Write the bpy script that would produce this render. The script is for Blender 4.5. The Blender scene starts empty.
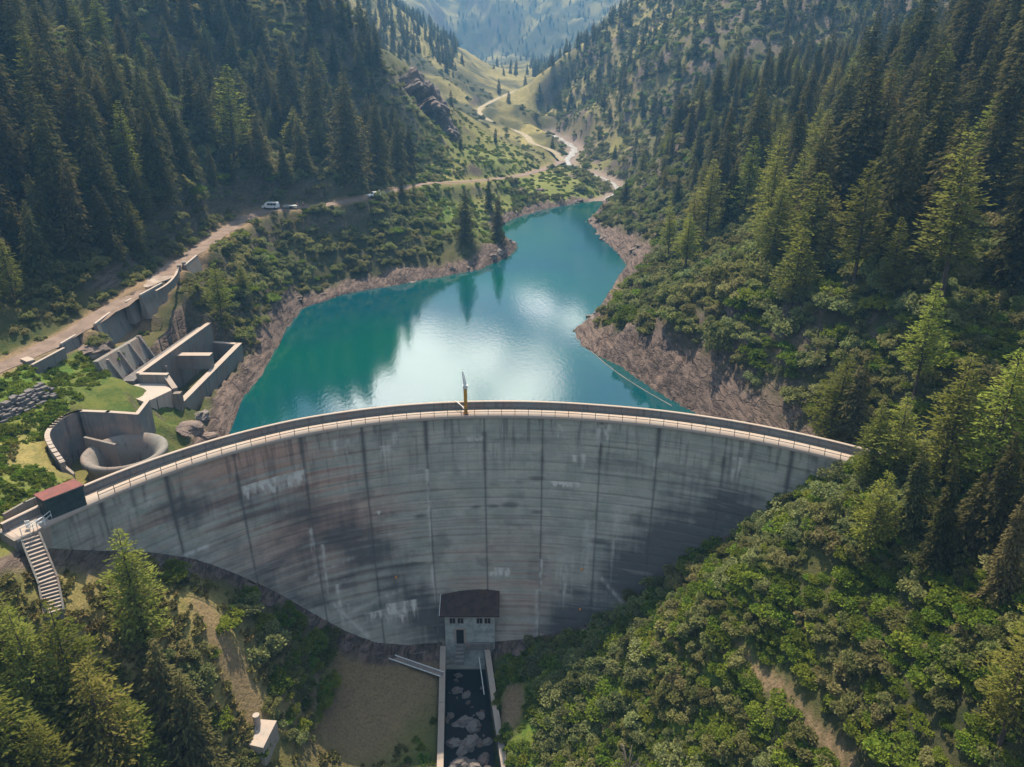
import bpy, math, random
import numpy as np
from mathutils import Vector, Matrix
random.seed(7); RNG = np.random.default_rng(7)
S = bpy.context.scene; C = S.collection
F0 = 780.0; PT = math.radians(23); H = 50.0
CP, SP = math.cos(PT), math.sin(PT)

# ------------------------------------------------------------------ survey helpers: turn a sighting into a world point
def ray(px, py):
    dx = (px-512)/F0; dy = (py-383.5)/F0
    return np.array([dx, CP-dy*SP, -SP-dy*CP])
def at(px, py, z):
    d = ray(px, py); t = (z-H)/d[2]; return (d[0]*t, d[1]*t, z)
def atF(px, py, F):
    d = ray(px, py); t = F/d[1]; return (d[0]*t, F, H+d[2]*t)
def proj(x, y, z):
    z = z-H; dep = y*CP-z*SP; u = y*SP+z*CP
    dep = np.where(np.abs(dep) < .1, .1, dep)
    return 512+F0*x/dep, 383.5-F0*u/dep, dep

# ------------------------------------------------------------------ noise
def _h(ix, iy, s):
    n = (ix.astype(np.int64)*374761393 + iy.astype(np.int64)*668265263 + s*1442695041) & 0xffffffff
    n = ((n ^ (n >> 13))*1274126177) & 0xffffffff
    return ((n ^ (n >> 16)) & 0xffff)/65535.0
def vn(x, y, s=0):
    x = np.asarray(x, float); y = np.asarray(y, float)
    ix = np.floor(x); iy = np.floor(y); fx = x-ix; fy = y-iy
    fx = fx*fx*fx*(fx*(fx*6-15)+10); fy = fy*fy*fy*(fy*(fy*6-15)+10)
    a = _h(ix, iy, s); b = _h(ix+1, iy, s); c = _h(ix, iy+1, s); d = _h(ix+1, iy+1, s)
    return (a*(1-fx)+b*fx)*(1-fy)+(c*(1-fx)+d*fx)*fy
def fbm(x, y, s=0, o=4, g=.5):
    t = 0; a = 1; n = 0
    for k in range(o):
        t = t + a*vn(x*2**k+k*17.3, y*2**k-k*9.1, s+k); n += a; a *= g
    return t/n
def sst(a, b, x):
    t = np.clip((x-a)/(b-a), 0, 1); return t*t*(3-2*t)

# ------------------------------------------------------------------ object helpers
def tag(o, label=None, cat=None, group=None, kind=None):
    if label: o['label'] = label
    if cat: o['category'] = cat
    if group: o['group'] = group
    if kind: o['kind'] = kind
    return o
def link(name, data, parent=None):
    o = bpy.data.objects.new(name, data); C.objects.link(o)
    if parent is not None: o.parent = parent
    return o
def empty(name, loc=(0, 0, 0), rz=0, sc=1):
    o = bpy.data.objects.new(name, None); C.objects.link(o)
    o.location = loc; o.rotation_euler = (0, 0, rz); o.scale = (sc,)*3; o.empty_display_size = .5
    return o
def npmesh(name, V, Q, mat=None, smooth=False):
    """V (n,3), Q (m,k) faces of equal size"""
    V = np.asarray(V, np.float32); Q = np.asarray(Q, np.int32)
    me = bpy.data.meshes.new(name); k = Q.shape[1]
    me.vertices.add(len(V)); me.vertices.foreach_set('co', V.ravel())
    me.loops.add(Q.size); me.loops.foreach_set('vertex_index', Q.ravel())
    me.polygons.add(len(Q)); me.polygons.foreach_set('loop_start', np.arange(0, Q.size, k, dtype=np.int32))
    try: me.polygons.foreach_set('loop_total', np.full(len(Q), k, np.int32))
    except Exception: pass
    if smooth: me.polygons.foreach_set('use_smooth', np.ones(len(Q), bool))
    me.update(calc_edges=True)
    if mat: me.materials.append(mat)
    return me
def attr(me, name, arr):
    a = me.attributes.new(name, 'FLOAT', 'POINT'); a.data.foreach_set('value', np.asarray(arr, np.float32).ravel())
class MB:
    def __init__(s): s.v = []; s.f = []
    def add(s, v, f):
        n = len(s.v); s.v += [tuple(map(float, p)) for p in v]; s.f += [tuple(i+n for i in q) for q in f]; return s
    def prism(s, poly, z0, z1):
        """poly: list of (x,y); z0,z1 numbers or lists"""
        n = len(poly); Z0 = z0 if hasattr(z0, '__len__') else [z0]*n; Z1 = z1 if hasattr(z1, '__len__') else [z1]*n
        ar = sum(poly[i][0]*poly[(i+1) % n][1]-poly[(i+1) % n][0]*poly[i][1] for i in range(n))
        idx = list(range(n)) if ar > 0 else list(range(n))[::-1]
        v = [(poly[i][0], poly[i][1], Z0[i]) for i in idx]+[(poly[i][0], poly[i][1], Z1[i]) for i in idx]
        f = [tuple(range(n))[::-1], tuple(range(n, 2*n))]+[(i, (i+1) % n, n+(i+1) % n, n+i) for i in range(n)]
        return s.add(v, f)
    def box(s, c, d, rz=0):
        x, y, z = c; a, b, h = d[0]/2, d[1]/2, d[2]/2; cs, sn = math.cos(rz), math.sin(rz)
        p = [(x+u*cs-w*sn, y+u*sn+w*cs) for u, w in ((-a, -b), (a, -b), (a, b), (-a, b))]
        return s.prism(p, z-h, z+h)
    def wall(s, pts, th, h=None, zb=None, side=0):
        """wall along 3d points = top centreline; h depth below the top or zb bottom level"""
        for i in range(len(pts)-1):
            a = np.array(pts[i], float); b = np.array(pts[i+1], float); d = b-a; L = math.hypot(d[0], d[1]) or 1
            n = np.array([-d[1], d[0]])/L*th/2; o = n*side
            e = d[:2]/L*th*.45*(1 if len(pts) > 2 else 0)
            a2 = a[:2]-(e if i > 0 else 0); b2 = b[:2]+(e if i < len(pts)-2 else 0)
            p = [tuple(a2-n+o), tuple(b2-n+o), tuple(b2+n+o), tuple(a2+n+o)]
            zt = [a[2], b[2], b[2], a[2]]; z0 = [zb]*4 if zb is not None else [q-h for q in zt]
            s.prism(p, z0, zt)
        return s
    def tube(s, pts, r, n=6, cap=True):
        P = [Vector(p) for p in pts]; R = r if hasattr(r, '__len__') else [r]*len(P); rings = []
        for i, p in enumerate(P):
            d = (P[min(i+1, len(P)-1)]-P[max(i-1, 0)]).normalized()
            a = d.cross(Vector((0, 0, 1)));
            if a.length < .05: a = d.cross(Vector((1, 0, 0)))
            a.normalize(); b = d.cross(a)
            rings.append([p+(a*math.cos(2*math.pi*k/n)+b*math.sin(2*math.pi*k/n))*R[i] for k in range(n)])
        v = [q for g in rings for q in g]; f = []
        for i in range(len(P)-1):
            for k in range(n):
                f.append((i*n+k, (i+1)*n+k, (i+1)*n+(k+1) % n, i*n+(k+1) % n))
        if cap: f.append(tuple(range(n))); f.append(tuple(range(len(v)-n, len(v)))[::-1])
        return s.add(v, f)
    def lathe(s, c, prof, n=48):
        v = [(c[0]+r*math.cos(2*math.pi*k/n), c[1]+r*math.sin(2*math.pi*k/n), c[2]+z) for r, z in prof for k in range(n)]
        f = [(i*n+k, i*n+(k+1) % n, (i+1)*n+(k+1) % n, (i+1)*n+k) for i in range(len(prof)-1) for k in range(n)]
        return s.add(v, f)
    def build(s, name, mat, parent=None, bevel=0, smooth=False):
        me = bpy.data.meshes.new(name); me.from_pydata(s.v, [], s.f); me.update()
        if smooth: me.polygons.foreach_set('use_smooth', [True]*len(me.polygons))
        me.materials.append(mat); o = link(name, me, parent)
        if bevel:
            m = o.modifiers.new('bevel', 'BEVEL'); m.width = bevel; m.segments = 2; m.limit_method = 'ANGLE'
        return o

# ------------------------------------------------------------------ materials
def newmat(name):
    m = bpy.data.materials.new(name); m.use_nodes = True; nt = m.node_tree; nt.nodes.clear()
    out = nt.nodes.new('ShaderNodeOutputMaterial'); b = nt.nodes.new('ShaderNodeBsdfPrincipled')
    nt.links.new(b.outputs[0], out.inputs[0]); return m, nt, b, out
def nd(nt, t, **k):
    n = nt.nodes.new(t)
    for a, b in k.items():
        if a.startswith('i_'):
            key = a[2:]; key = int(key) if key.isdigit() else key.replace('_', ' ')
            n.inputs[key].default_value = b
        else: setattr(n, a, b)
    return n
def col(c): return (c[0], c[1], c[2], 1)
def mixc(nt, fac, a, b, mode='MIX'):
    m = nt.nodes.new('ShaderNodeMix'); m.data_type = 'RGBA'; m.blend_type = mode
    for s, v in ((0, fac), (6, a), (7, b)):
        if hasattr(v, 'links') or hasattr(v, 'is_linked'): nt.links.new(v, m.inputs[s])
        else: m.inputs[s].default_value = v if s == 0 else col(v)
    return m.outputs[2]
def math_(nt, op, a, b=0., c=None):
    m = nt.nodes.new('ShaderNodeMath'); m.operation = op
    for i, v in enumerate((a, b) if c is None else (a, b, c)):
        if hasattr(v, 'is_linked'): nt.links.new(v, m.inputs[i])
        else: m.inputs[i].default_value = v
    return m.outputs[0]
def noise(nt, scale, detail=4, rough=.55, coord=None, sc3=None, dist=0):
    n = nd(nt, 'ShaderNodeTexNoise'); n.inputs['Scale'].default_value = scale; n.inputs['Detail'].default_value = detail
    n.inputs['Roughness'].default_value = rough; n.inputs['Distortion'].default_value = dist
    if coord is not None:
        if sc3:
            mp = nd(nt, 'ShaderNodeMapping'); mp.inputs['Scale'].default_value = sc3; nt.links.new(coord, mp.inputs[0]); coord = mp.outputs[0]
        nt.links.new(coord, n.inputs['Vector'])
    return n.outputs[0]
def rng(nt, v, a, b, lo=0., hi=1.):
    m = nd(nt, 'ShaderNodeMapRange'); m.interpolation_type = 'SMOOTHSTEP'; nt.links.new(v, m.inputs[0])
    for i, q in enumerate((a, b, lo, hi)): m.inputs[i+1].default_value = q
    return m.outputs[0]
def att(nt, name):
    a = nd(nt, 'ShaderNodeAttribute'); a.attribute_name = name; return a.outputs['Fac']
def bump(nt, b, h, strength=.4, dist=.1):
    n = nd(nt, 'ShaderNodeBump'); n.inputs['Strength'].default_value = strength; n.inputs['Distance'].default_value = dist
    nt.links.new(h, n.inputs['Height']); nt.links.new(n.outputs[0], b.inputs['Normal'])
def plain(name, c, rough=.8, c2=None, scale=1.5, metal=0., bmp=.3, bd=.03, coord='Object'):
    m, nt, b, _ = newmat(name); co = nd(nt, 'ShaderNodeTexCoord').outputs[coord]
    n1 = noise(nt, scale, 5, .6, co); n2 = noise(nt, scale*7, 3, .6, co)
    c2 = c2 or tuple(q*.55 for q in c)
    k = mixc(nt, rng(nt, n1, .35, .68), c, c2); k = mixc(nt, rng(nt, n2, .5, .75, 0, .35), k, tuple(q*.5 for q in c))
    nt.links.new(k, b.inputs['Base Color']); b.inputs['Roughness'].default_value = rough; b.inputs['Metallic'].default_value = metal
    if bmp: bump(nt, b, n2, bmp, bd)
    return m
def concrete(name, c, stain=(.06, .058, .055), warm=(.30, .22, .18), sv=.6):
    """weathered concrete: vertical dark runs, warm patches, horizontal board marks"""
    m, nt, b, _ = newmat(name); co = nd(nt, 'ShaderNodeNewGeometry').outputs['Position']
    big = noise(nt, .25, 4, .6, co); runs = noise(nt, 1., 5, .65, co, (1.6, 1.6, .12)); fine = noise(nt, 6, 4, .7, co)
    k = mixc(nt, rng(nt, big, .4, .7), c, warm); k = mixc(nt, rng(nt, runs, .5, .72, 0, sv), k, stain)
    k = mixc(nt, rng(nt, fine, .5, .8, 0, .4), k, tuple(q*.45 for q in c))
    nt.links.new(k, b.inputs['Base Color']); b.inputs['Roughness'].default_value = .88; bump(nt, b, fine, .35, .04); return m
M = {}
M['conc'] = concrete('weathered_concrete', (.175, .168, .15), warm=(.19, .14, .115), sv=.75)
M['conc_dark'] = concrete('dark_concrete', (.16, .155, .15), sv=.75)
M['conc_light'] = concrete('pale_concrete', (.34, .30, .265), stain=(.2, .17, .15), warm=(.42, .33, .27), sv=.35)
M['cope'] = concrete('coping_concrete', (.34, .285, .24), stain=(.2, .16, .135), warm=(.35, .27, .215), sv=.3)
M['teal'] = plain('dark_teal_paint', (.02, .045, .05), .5, (.03, .05, .05), 3, .3)
M['hutgreen'] = plain('dark_green_boards', (.035, .055, .055), .7, (.02, .03, .032), 2)
M['red'] = plain('red_roof_sheet', (.17, .045, .038), .8, (.11, .035, .03), 1.2)
M['brown'] = plain('brown_rusty_roof', (.06, .03, .022), .85, (.03, .018, .014), 1.2)
M['yellow'] = plain('ochre_yellow_paint', (.55, .27, .02), .5, (.4, .18, .02), 3)
M['whitemetal'] = plain('white_painted_metal', (.7, .7, .68), .5, (.5, .5, .48), 4)
M['plaster'] = plain('grey_white_plaster', (.42, .45, .43), .85, (.25, .27, .26), .8)
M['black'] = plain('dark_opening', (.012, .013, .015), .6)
M['stone'] = plain('dry_stone', (.17, .15, .14), .9, (.10, .095, .1), 1.3, bmp=.9, bd=.15)
M['rock'] = plain('brown_rock', (.2, .145, .12), .9, (.09, .07, .065), .9, bmp=1, bd=.25)
M['palerock'] = plain('pale_rock', (.22, .185, .165), .9, (.15, .13, .12), 1.2, bmp=1, bd=.2)
M['rust'] = plain('rusty_steel', (.22, .08, .04), .8, (.12, .05, .03), 4)
M['glass'] = plain('car_glass', (.02, .025, .03), .12, bmp=0)
M['vanwhite'] = plain('white_car_paint', (.8, .8, .8), .3, (.7, .7, .7), 2, bmp=0)
M['silver'] = plain('silver_car_paint', (.42, .46, .48), .35, (.36, .4, .42), 2, .4, bmp=0)
M['tyre'] = plain('tyre_rubber', (.02, .02, .02), .8, bmp=0)
M['lamp'] = plain('orange_lamp_glass', (.7, .3, .05), .4, (.6, .25, .04), 3, bmp=0)

# ------------------------------------------------------------------ the arch of the dam
DC = (.9467, 36.03)
_th = np.array([-60, -55, -50, -44, -35, -26, -14, -3.5, 10, 22, 33, 39, 46, 60.]); _rr = np.array([67.2, 67.8, 68.5, 69.3, 70.2, 70.8, 70.5, 69.9, 69.4, 69.7, 70.3, 70.7, 71.2, 72])
_tt = np.linspace(-60, 60, 481); _rs = np.interp(_tt, _th, _rr)
_k = np.hanning(41); _k /= _k.sum(); _rs = np.convolve(np.pad(_rs, 20, 'edge'), _k, 'valid')
def Rth(th): return np.interp(np.degrees(th), _tt, _rs)
def lean(z): return 6.8*(np.clip(-z, 0, 45)/38)**1.5
def dpt(th, z, off=0.):
    r = Rth(th)+off; return np.stack([DC[0]+r*np.sin(th), DC[1]+r*np.cos(th), z+0*th], -1)
def theta_r(x, y):
    dx = x-DC[0]; dy = y-DC[1]; th = np.arctan2(dx, dy); return th, np.hypot(dx, dy)-Rth(th)     # off>0 upstream
def face_hit(px, py):
    d = ray(px, py)
    for t in np.arange(60, 160, .1):
        p = np.array([0, 0, H])+d*t; th, o = theta_r(p[0], p[1])
        if o > -lean(p[2]): return p
def th_at(px, py): p = at(px, py, 0); return float(theta_r(p[0], p[1])[0])

# ------------------------------------------------------------------ terrain survey
LZ = -10.0
shore_px = [(228, 437), (240, 400), (262, 375), (285, 330), (300, 310), (340, 296), (380, 288), (440, 277), (480, 269), (508, 256), (517, 248), (503, 240), (492, 231), (512, 219), (545, 209), (580, 203), (606, 201), (597, 213), (588, 222), (602, 240), (618, 254), (629, 265), (612, 287), (600, 305), (590, 316), (572, 331), (582, 347), (620, 365), (655, 390), (700, 415)]
shore = [at(a, b, LZ)[:2] for a, b in shore_px]
lake = [(-44, 92), (-45.5, 98), (-47, 106)]+shore+[(36.5, 118), (39.5, 108), (42, 99), (43, 93)]
road_px = [(-60, 392, 3.5), (0, 368, 4), (60, 340, 5), (105, 313, 6), (140, 291, 7), (162, 275, 7.5), (185, 258, 8), (215, 238, 8.5), (240, 221, 9), (262, 211, 9), (300, 207.5, 9), (330, 204.5, 9), (372, 196.5, 9.5), (400, 188, 9), (430, 182.5, 7), (480, 181, 2), (520, 176, -2), (548, 168, -4), (563, 161, -5)]
road = [at(*p) for p in road_px]
track_px = [(563, 161, -5), (553, 150, -1), (530, 143, 2), (528, 136, 3), (512, 129, 5), (496, 124, 8), (480, 115, 12), (478, 109, 14), (492, 101, 17), (512, 92, 20), (535, 84, 24)]
track = [at(*p) for p in track_px]
stream_px = [(606, 200, -9.9), (620, 191, -9.2), (612, 182, -8.6), (592, 174, -7.6), (573, 168, -6.6), (565, 161, -5.4), (576, 151, -3.6), (570, 144, -2), (558, 138, 0), (548, 132, 2)]
stream = [at(*p) for p in stream_px]
CT = []
for a, b in [(45, 545), (120, 550), (170, 556), (240, 577), (300, 603), (340, 625), (385, 649), (440, 643), (500, 642), (560, 637), (640, 600), (690, 560), (760, 515), (830, 480)]:
    CT.append(tuple(face_hit(a, b)))
A_ = [(50, 608, -5), (30, 532, -1), (0, 535, 0), (0, 560, -1), (0, 620, -4), (100, 590, -9), (120, 640, -13), (200, 600, -14), (220, 650, -19), (240, 700, -25), (255, 740, -28), (300, 690, -29), (335, 662, -34), (355, 685, -37), (335, 745, -39), (400, 700, -38.5), (400, 767, -40), (470, 700, -40), (470, 767, -41),
      (0, 700, -9), (0, 767, -12), (100, 700, -15), (100, 767, -20), (200, 767, -27), (150, 720, -20),
      (520, 700, -36), (560, 767, -36), (620, 640, -27), (600, 700, -30), (700, 600, -16), (700, 700, -22), (700, 767, -24), (800, 767, -17), (760, 560, -8), (860, 500, 1), (860, 640, -7), (900, 767, -10), (1000, 600, 3), (1023, 767, -2), (1023, 500, 7), (900, 560, -2),
      (1023, 400, 11), (1023, 300, 18), (1023, 200, 27), (1023, 100, 42), (940, 440, 6), (870, 455, 2), (940, 300, 17), (940, 200, 25),
      (700, 300, 5), (760, 350, 4), (850, 400, 5), (850, 300, 14), (850, 200, 22), (850, 100, 38), (700, 200, 10), (700, 100, 34), (640, 200, -2), (640, 130, 12), (600, 130, 8), (600, 95, 24), (560, 110, 10), (660, 250, 0), (800, 420, -1),
      (0, 250, 16), (0, 150, 32), (0, 330, 7), (100, 250, 14), (100, 150, 30), (200, 190, 22), (200, 100, 36), (0, 400, 3), (0, 460, 1), (60, 390, 2.5), (100, 385, 1.5), (30, 470, 0), (110, 350, 2.5), (300, 170, 18), (400, 150, 15), (458, 150, 8.5), (460, 168, 7), (480, 150, 9), (520, 150, 3), (500, 140, 7), (450, 220, 0), (480, 205, -3), (530, 192, -5), (575, 185, -7.5), (595, 175, -6.5),
      (450, 110, 16), (500, 105, 14), (470, 90, 25), (520, 80, 26), (640, 165, 1), (550, 185, -6), (545, 95, 16), (505, 112, 12), (530, 120, 7)]
for p in A_: CT.append(at(*p))
B_ = [(440, 140, 375), (400, 80, 370), (430, 98, 385), (340, 0, 330), (300, 100, 290), (300, 0, 350), (0, 50, 195), (0, 0, 255), (150, 0, 280), (100, 50, 220), (640, 60, 480), (640, 0, 610), (700, 50, 430), (700, 0, 520), (850, 30, 400), (1023, 0, 290), (1023, 50, 250), (940, 50, 330), (600, 30, 600), (560, 60, 640), (440, 0, 900), (500, 60, 930), (470, 30, 920), (540, 77, 850)]
for p in B_: CT.append(atF(*p))
CT += [(-60, 20, 0), (-90, 50, 8), (-40, 30, -20), (0, 30, -44), (0, -20, -46), (35, 30, -22), (70, 30, 8), (90, 60, 22), (-110, 90, 22), (-60, -30, 5), (60, -30, 5), (120, -20, 40), (-120, -20, 40), (-150, 40, 50),
       (-140, 110, 52), (-190, 150, 95), (-230, 260, 130), (-150, 330, 95), (-95, 450, 66), (-60, 385, 52), (-140, 600, 110), (-260, 500, 190), (-200, 800, 180), (-330, 850, 270), (-75, 700, 62),
       (130, 90, 55), (200, 120, 95), (230, 260, 120), (200, 420, 120), (190, 600, 150), (300, 500, 200), (240, 820, 210), (340, 880, 280), (110, 780, 120), (0, 780, 30), (10, 660, 23), (5, 560, 18)]
for x, y in lake[3:-4:2]: CT.append((x, y, LZ))
lcx = [at(350, 340, LZ), at(450, 380, LZ), at(450, 320, LZ), at(560, 300, LZ), at(560, 240, LZ), at(560, 380, LZ)]
CT += [(p[0], p[1], -18) for p in lcx]
for p in road[::2]: CT.append(p)
CT = np.array(CT, float)
def mq(r2): return np.sqrt(r2+64.)
_d2 = ((CT[:, None, :2]-CT[None, :, :2])**2).sum(-1); n_ = len(CT)
_P = np.c_[np.ones(n_), CT[:, 0]/100, CT[:, 1]/100]
_K = np.block([[mq(_d2)-np.eye(n_)*1.0, _P], [_P.T, np.zeros((3, 3))]])
_W = np.linalg.solve(_K, np.r_[CT[:, 2], 0, 0, 0])
def rbf(x, y):
    sh = x.shape; x = x.ravel(); y = y.ravel(); out = np.empty(len(x))
    for i in range(0, len(x), 20000):
        a = x[i:i+20000]; b = y[i:i+20000]
        d = mq((a[:, None]-CT[None, :, 0])**2+(b[:, None]-CT[None, :, 1])**2)
        out[i:i+20000] = d@_W[:n_]+_W[n_]+_W[n_+1]*a/100+_W[n_+2]*b/100
    return out.reshape(sh)
def seg_dist(x, y, poly, close=False):
    """distance to a polyline and the interpolated 3rd coordinate + side"""
    best = np.full(x.shape, 1e9); zz = np.zeros(x.shape); P = list(poly)+([poly[0]] if close else [])
    for a, b in zip(P[:-1], P[1:]):
        dx, dy = b[0]-a[0], b[1]-a[1]; L = dx*dx+dy*dy+1e-9
        t = np.clip(((x-a[0])*dx+(y-a[1])*dy)/L, 0, 1)
        d = np.hypot(x-a[0]-t*dx, y-a[1]-t*dy); m = d < best; best = np.where(m, d, best)
        if len(a) > 2: zz = np.where(m, a[2]+t*(b[2]-a[2]), zz)
    return best, zz
def inside(x, y, poly):
    c = np.zeros(x.shape, bool); n = len(poly)
    for i in range(n):
        x0, y0 = poly[i][:2]; x1, y1 = poly[(i+1) % n][:2]
        if y0 == y1: continue
        m = ((y0 > y) != (y1 > y)) & (x < (x1-x0)*(y-y0)/(y1-y0)+x0); c ^= m
    return c
def smooth_line(P, it=2):
    P = [np.array(p, float) for p in P]
    for _ in range(it):
        Q = [P[0]]
        for a, b in zip(P[:-1], P[1:]): Q += [a*.75+b*.25, a*.25+b*.75]
        P = Q+[P[-1]]
    return [tuple(p) for p in P]
road_s = smooth_line(road, 2); track_s = smooth_line(track, 2); stream_s = smooth_line(stream, 2)
_bw = [at(72, 472, -2.)[:2], at(62, 462, -.6)[:2], at(50, 445, .8)[:2], at(46, 434, 1)[:2], at(54, 424, 1)[:2], at(66, 415, 1)[:2], at(80, 411, 1)[:2], at(108, 412, 1)[:2], at(137, 414, 1)[:2]]
basin = [(a+(a+55)*.03, b+(b-98)*.03) for a, b in _bw]+[(-52.5, 104), (-49, 103), (-47.5, 97), (-49, 92.5), (-55, 89)]
chan = [(-11.2, 99.5), (-9.6, 76), (-9.2, 40), (1.8, 40), (-.8, 76), (-3.6, 99.5)]
path_px = [(728, 645), (750, 668), (775, 690), (800, 715), (825, 740), (850, 767)]

RW = [((96, 325), (125, 303), 5, 5.8, 'tall pale retaining wall holding the road above the rock outcrop'), ((127, 303), (140, 295), 3.2, 6.4, 'short cracked retaining wall under the road beside the tall one'), ((141, 296), (163, 284), 3.6, 7.2, 'pale retaining wall below the gravel widening of the road'), ((186, 266), (198, 256), 3.6, 8, 'leaning retaining wall piece under the road past the widening'), ((62, 345), (77, 336), 1.8, 5, 'low broken wall piece at the road edge above the grass')]
CUTS = [(at(*a, z), at(*b, z), h) for a, b, h, z, _l in RW]+[((-67.0, 119.5, 2.6), (-67.0, 134.5, 2.4), 3.8), (at(32, 365, 4.2), at(64, 348, 4.8), 2.0), (at(160, 289, 7.5), at(175, 274, 7.5), 2.2)]
def terrain(x, y, detail=True):
    x = np.asarray(x, float); y = np.asarray(y, float)
    yy = np.minimum(y, 880); z = rbf(np.clip(x, -380, 380), yy)
    # beyond the surveyed valley: floor, flanks and the head wall of the valley
    far = sst(650, 1000, y); xa = 20-.02*(y-600)+30*np.sin(y/400)
    ax = np.abs(x-xa); rid = fbm(x/260+y/500, y/420, 31, 5)
    fl = 30+.03*(y-900)+np.maximum(0, ax-60)*.5+(fbm(x/90, y/160, 41, 4)-.5)*np.clip((y-900)*.1, 0, 70)+np.maximum(0, y-1500)*.33+(rid-.5)*np.clip((y-900)*.22, 0, 260)
    gul = np.abs(fbm((x+y*.6)/150, (y-x*.4)/520, 37, 4)-.5)*2
    fl = fl+gul*np.clip((y-1200)*.1, 0, 110)
    z = z*(1-far)+fl*far
    wide = sst(340, 460, np.abs(x))*(1-far); z = z+wide*(np.abs(x)-340)*.35
    in_lake = inside(x, y, lake); dl, _ = seg_dist(x, y, [(a, b) for a, b in lake], True)
    th, off = theta_r(x, y)
    up = off > 0
    dr, zr = seg_dist(x, y, road_s); dt, zt = seg_dist(x, y, track_s); ds, zs = seg_dist(x, y, stream_s)
    if detail:
        amp = sst(2, 22, dr)*sst(3, 14, dt)*np.clip(.35+y/350, .4, 2.2)
        ddam = np.abs(off+lean(-20)); amp = amp*sst(0, 10, np.where(np.abs(th) < 1.1, np.abs(off), 99))
        z = z+(fbm(x/22, y/22, 3, 4)-.5)*5*amp+(fbm(x/5, y/5, 11, 4)-.5)*1.1*np.clip(amp+.25, 0, 1.2)
        band = np.exp(-((dl-2)/9.)**2)*up
        st = fbm((x*.55+y*.8)/9, (x*.8-y*.55+z*1.3)/1.6, 23, 4)
        z = z+(st-.5)*band*np.where(x > 5, 2.2, 1.6)*np.where(dl > .5, 1, .3)
        band2 = (1-sst(10, 17, dl))*up*(y > 95)*(~in_lake)
        wq = (x*.9+y*.42)*.8+z*.5+(fbm(x/7, y/7, 61, 3)-.5)*7; wf_ = (wq/3.1) % 1.0; saw = np.where(wf_ < .82, wf_/.82, (1-wf_)/.18)
        w2 = (x*.42-y*.9)/5.5+(fbm(x/5, y/5, 62, 3)-.5)*2; blk = _h(np.floor(wq/3.1), np.floor(w2), 63)
        z = z+band2*((saw-.5)*2.5+(blk-.5)*2.0)*np.where(x > 5, 1., .6)*sst(.3, 2.5, dl)
    z = np.where(in_lake & up, np.minimum(z, LZ-.25-.45*np.minimum(dl, 12)), z)
    near = (~in_lake) & up & (y > 60)
    zmin = LZ+.12+.30*np.minimum(dl, 20); zmax = LZ+.9+1.25*dl
    jit = (fbm(x/2.2, y/2.2, 51, 3)-.5)*np.minimum(1.6, .35*dl+.2)
    z = np.where(near, np.minimum(np.maximum(z, zmin+jit*.6), np.maximum(zmax+jit, zmin)), z)
    w = 1-sst(2.6, 8., dr); z = z*(1-w)+(zr-.06)*w
    w = 1-sst(2., 7., dt); z = z*(1-w)+(zt-.06)*w
    w = (1-sst(3.5, 14., ds)); z = z*(1-w)+(zs-.1)*w
    # pull-out beside the road
    px_, py_, _ = at(160, 279, 7.5); w = 1-sst(3.5, 8, np.hypot((x-px_), (y-py_)*.6)); z = z*(1-w)+7.45*w
    # spillway basin, intake yard, channel below the dam
    for A, B, hh in CUTS:
        dx, dy = B[0]-A[0], B[1]-A[1]; Lw = math.hypot(dx, dy); t = ((x-A[0])*dx+(y-A[1])*dy)/Lw; d = ((x-A[0])*dy-(y-A[1])*dx)/Lw
        mk = sst(-1.2, .2, t)*sst(-1.2, .2, Lw-t)*(d > -.3)*(1-sst(5, 13, d)); zt_ = A[2]+(B[2]-A[2])*np.clip(t/Lw, 0, 1)-hh*.9-.2*d; z = z+(np.minimum(z, zt_)-z)*mk
    ib = inside(x, y, basin); db, _ = seg_dist(x, y, basin, True)
    z = np.where(ib & (off > 3.2), -6.2+.0*x-(db < .01), z)
    iy = (x > -66) & (x < -54) & (y > 121.5) & (y < 152); z = np.where(iy, np.minimum(z, -7.5), z)
    w = (1-sst(5, 11, np.hypot(x+67.5, (y-128)*.45)))*(x < -64); w = w*sst(3.5, 7, dr); z = z*(1-w)+np.minimum(z, 1.6)*w
    ic = inside(x, y, chan); z = np.where(ic, -42.3+(fbm(x/2, y/2, 71, 3)-.5)*1.2, z)
    # keep the ground at the crest level or lower along the crest
    nearc = (np.abs(off-1.6) < 3.2) & (np.abs(th) < math.radians(62)); z = np.where(nearc, np.minimum(z, -1.2), z)
    return z

ys = [-60+2.*i for i in range(50)]
while ys[-1] < 4200: ys.append(ys[-1]+(max(.6, .0075*ys[-1])))
ys = np.array(ys); NU = 561; us = np.linspace(-1, 1, NU)
GX = us[None, :]*(135+.75*np.maximum(ys, 0))[:, None]; GY = np.repeat(ys[:, None], NU, 1)
GZ = terrain(GX, GY)
def grid_faces(nr, nc):
    i = np.arange(nr*nc).reshape(nr, nc)
    return np.stack([i[:-1, :-1], i[:-1, 1:], i[1:, 1:], i[1:, :-1]], -1).reshape(-1, 4)
def gz(x, y):
    """bilinear height from the grid"""
    x = np.asarray(x, float); y = np.asarray(y, float)
    r = np.clip(np.interp(y, ys, np.arange(len(ys))), 0, len(ys)-1.001); c = np.clip((x/(135+.75*np.maximum(y, 0))+1)/2*(NU-1), 0, NU-1.001)
    i = r.astype(int); j = c.astype(int); a = r-i; b = c-j
    return (GZ[i, j]*(1-a)+GZ[i+1, j]*a)*(1-b)+(GZ[i, j+1]*(1-a)+GZ[i+1, j+1]*a)*b
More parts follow.
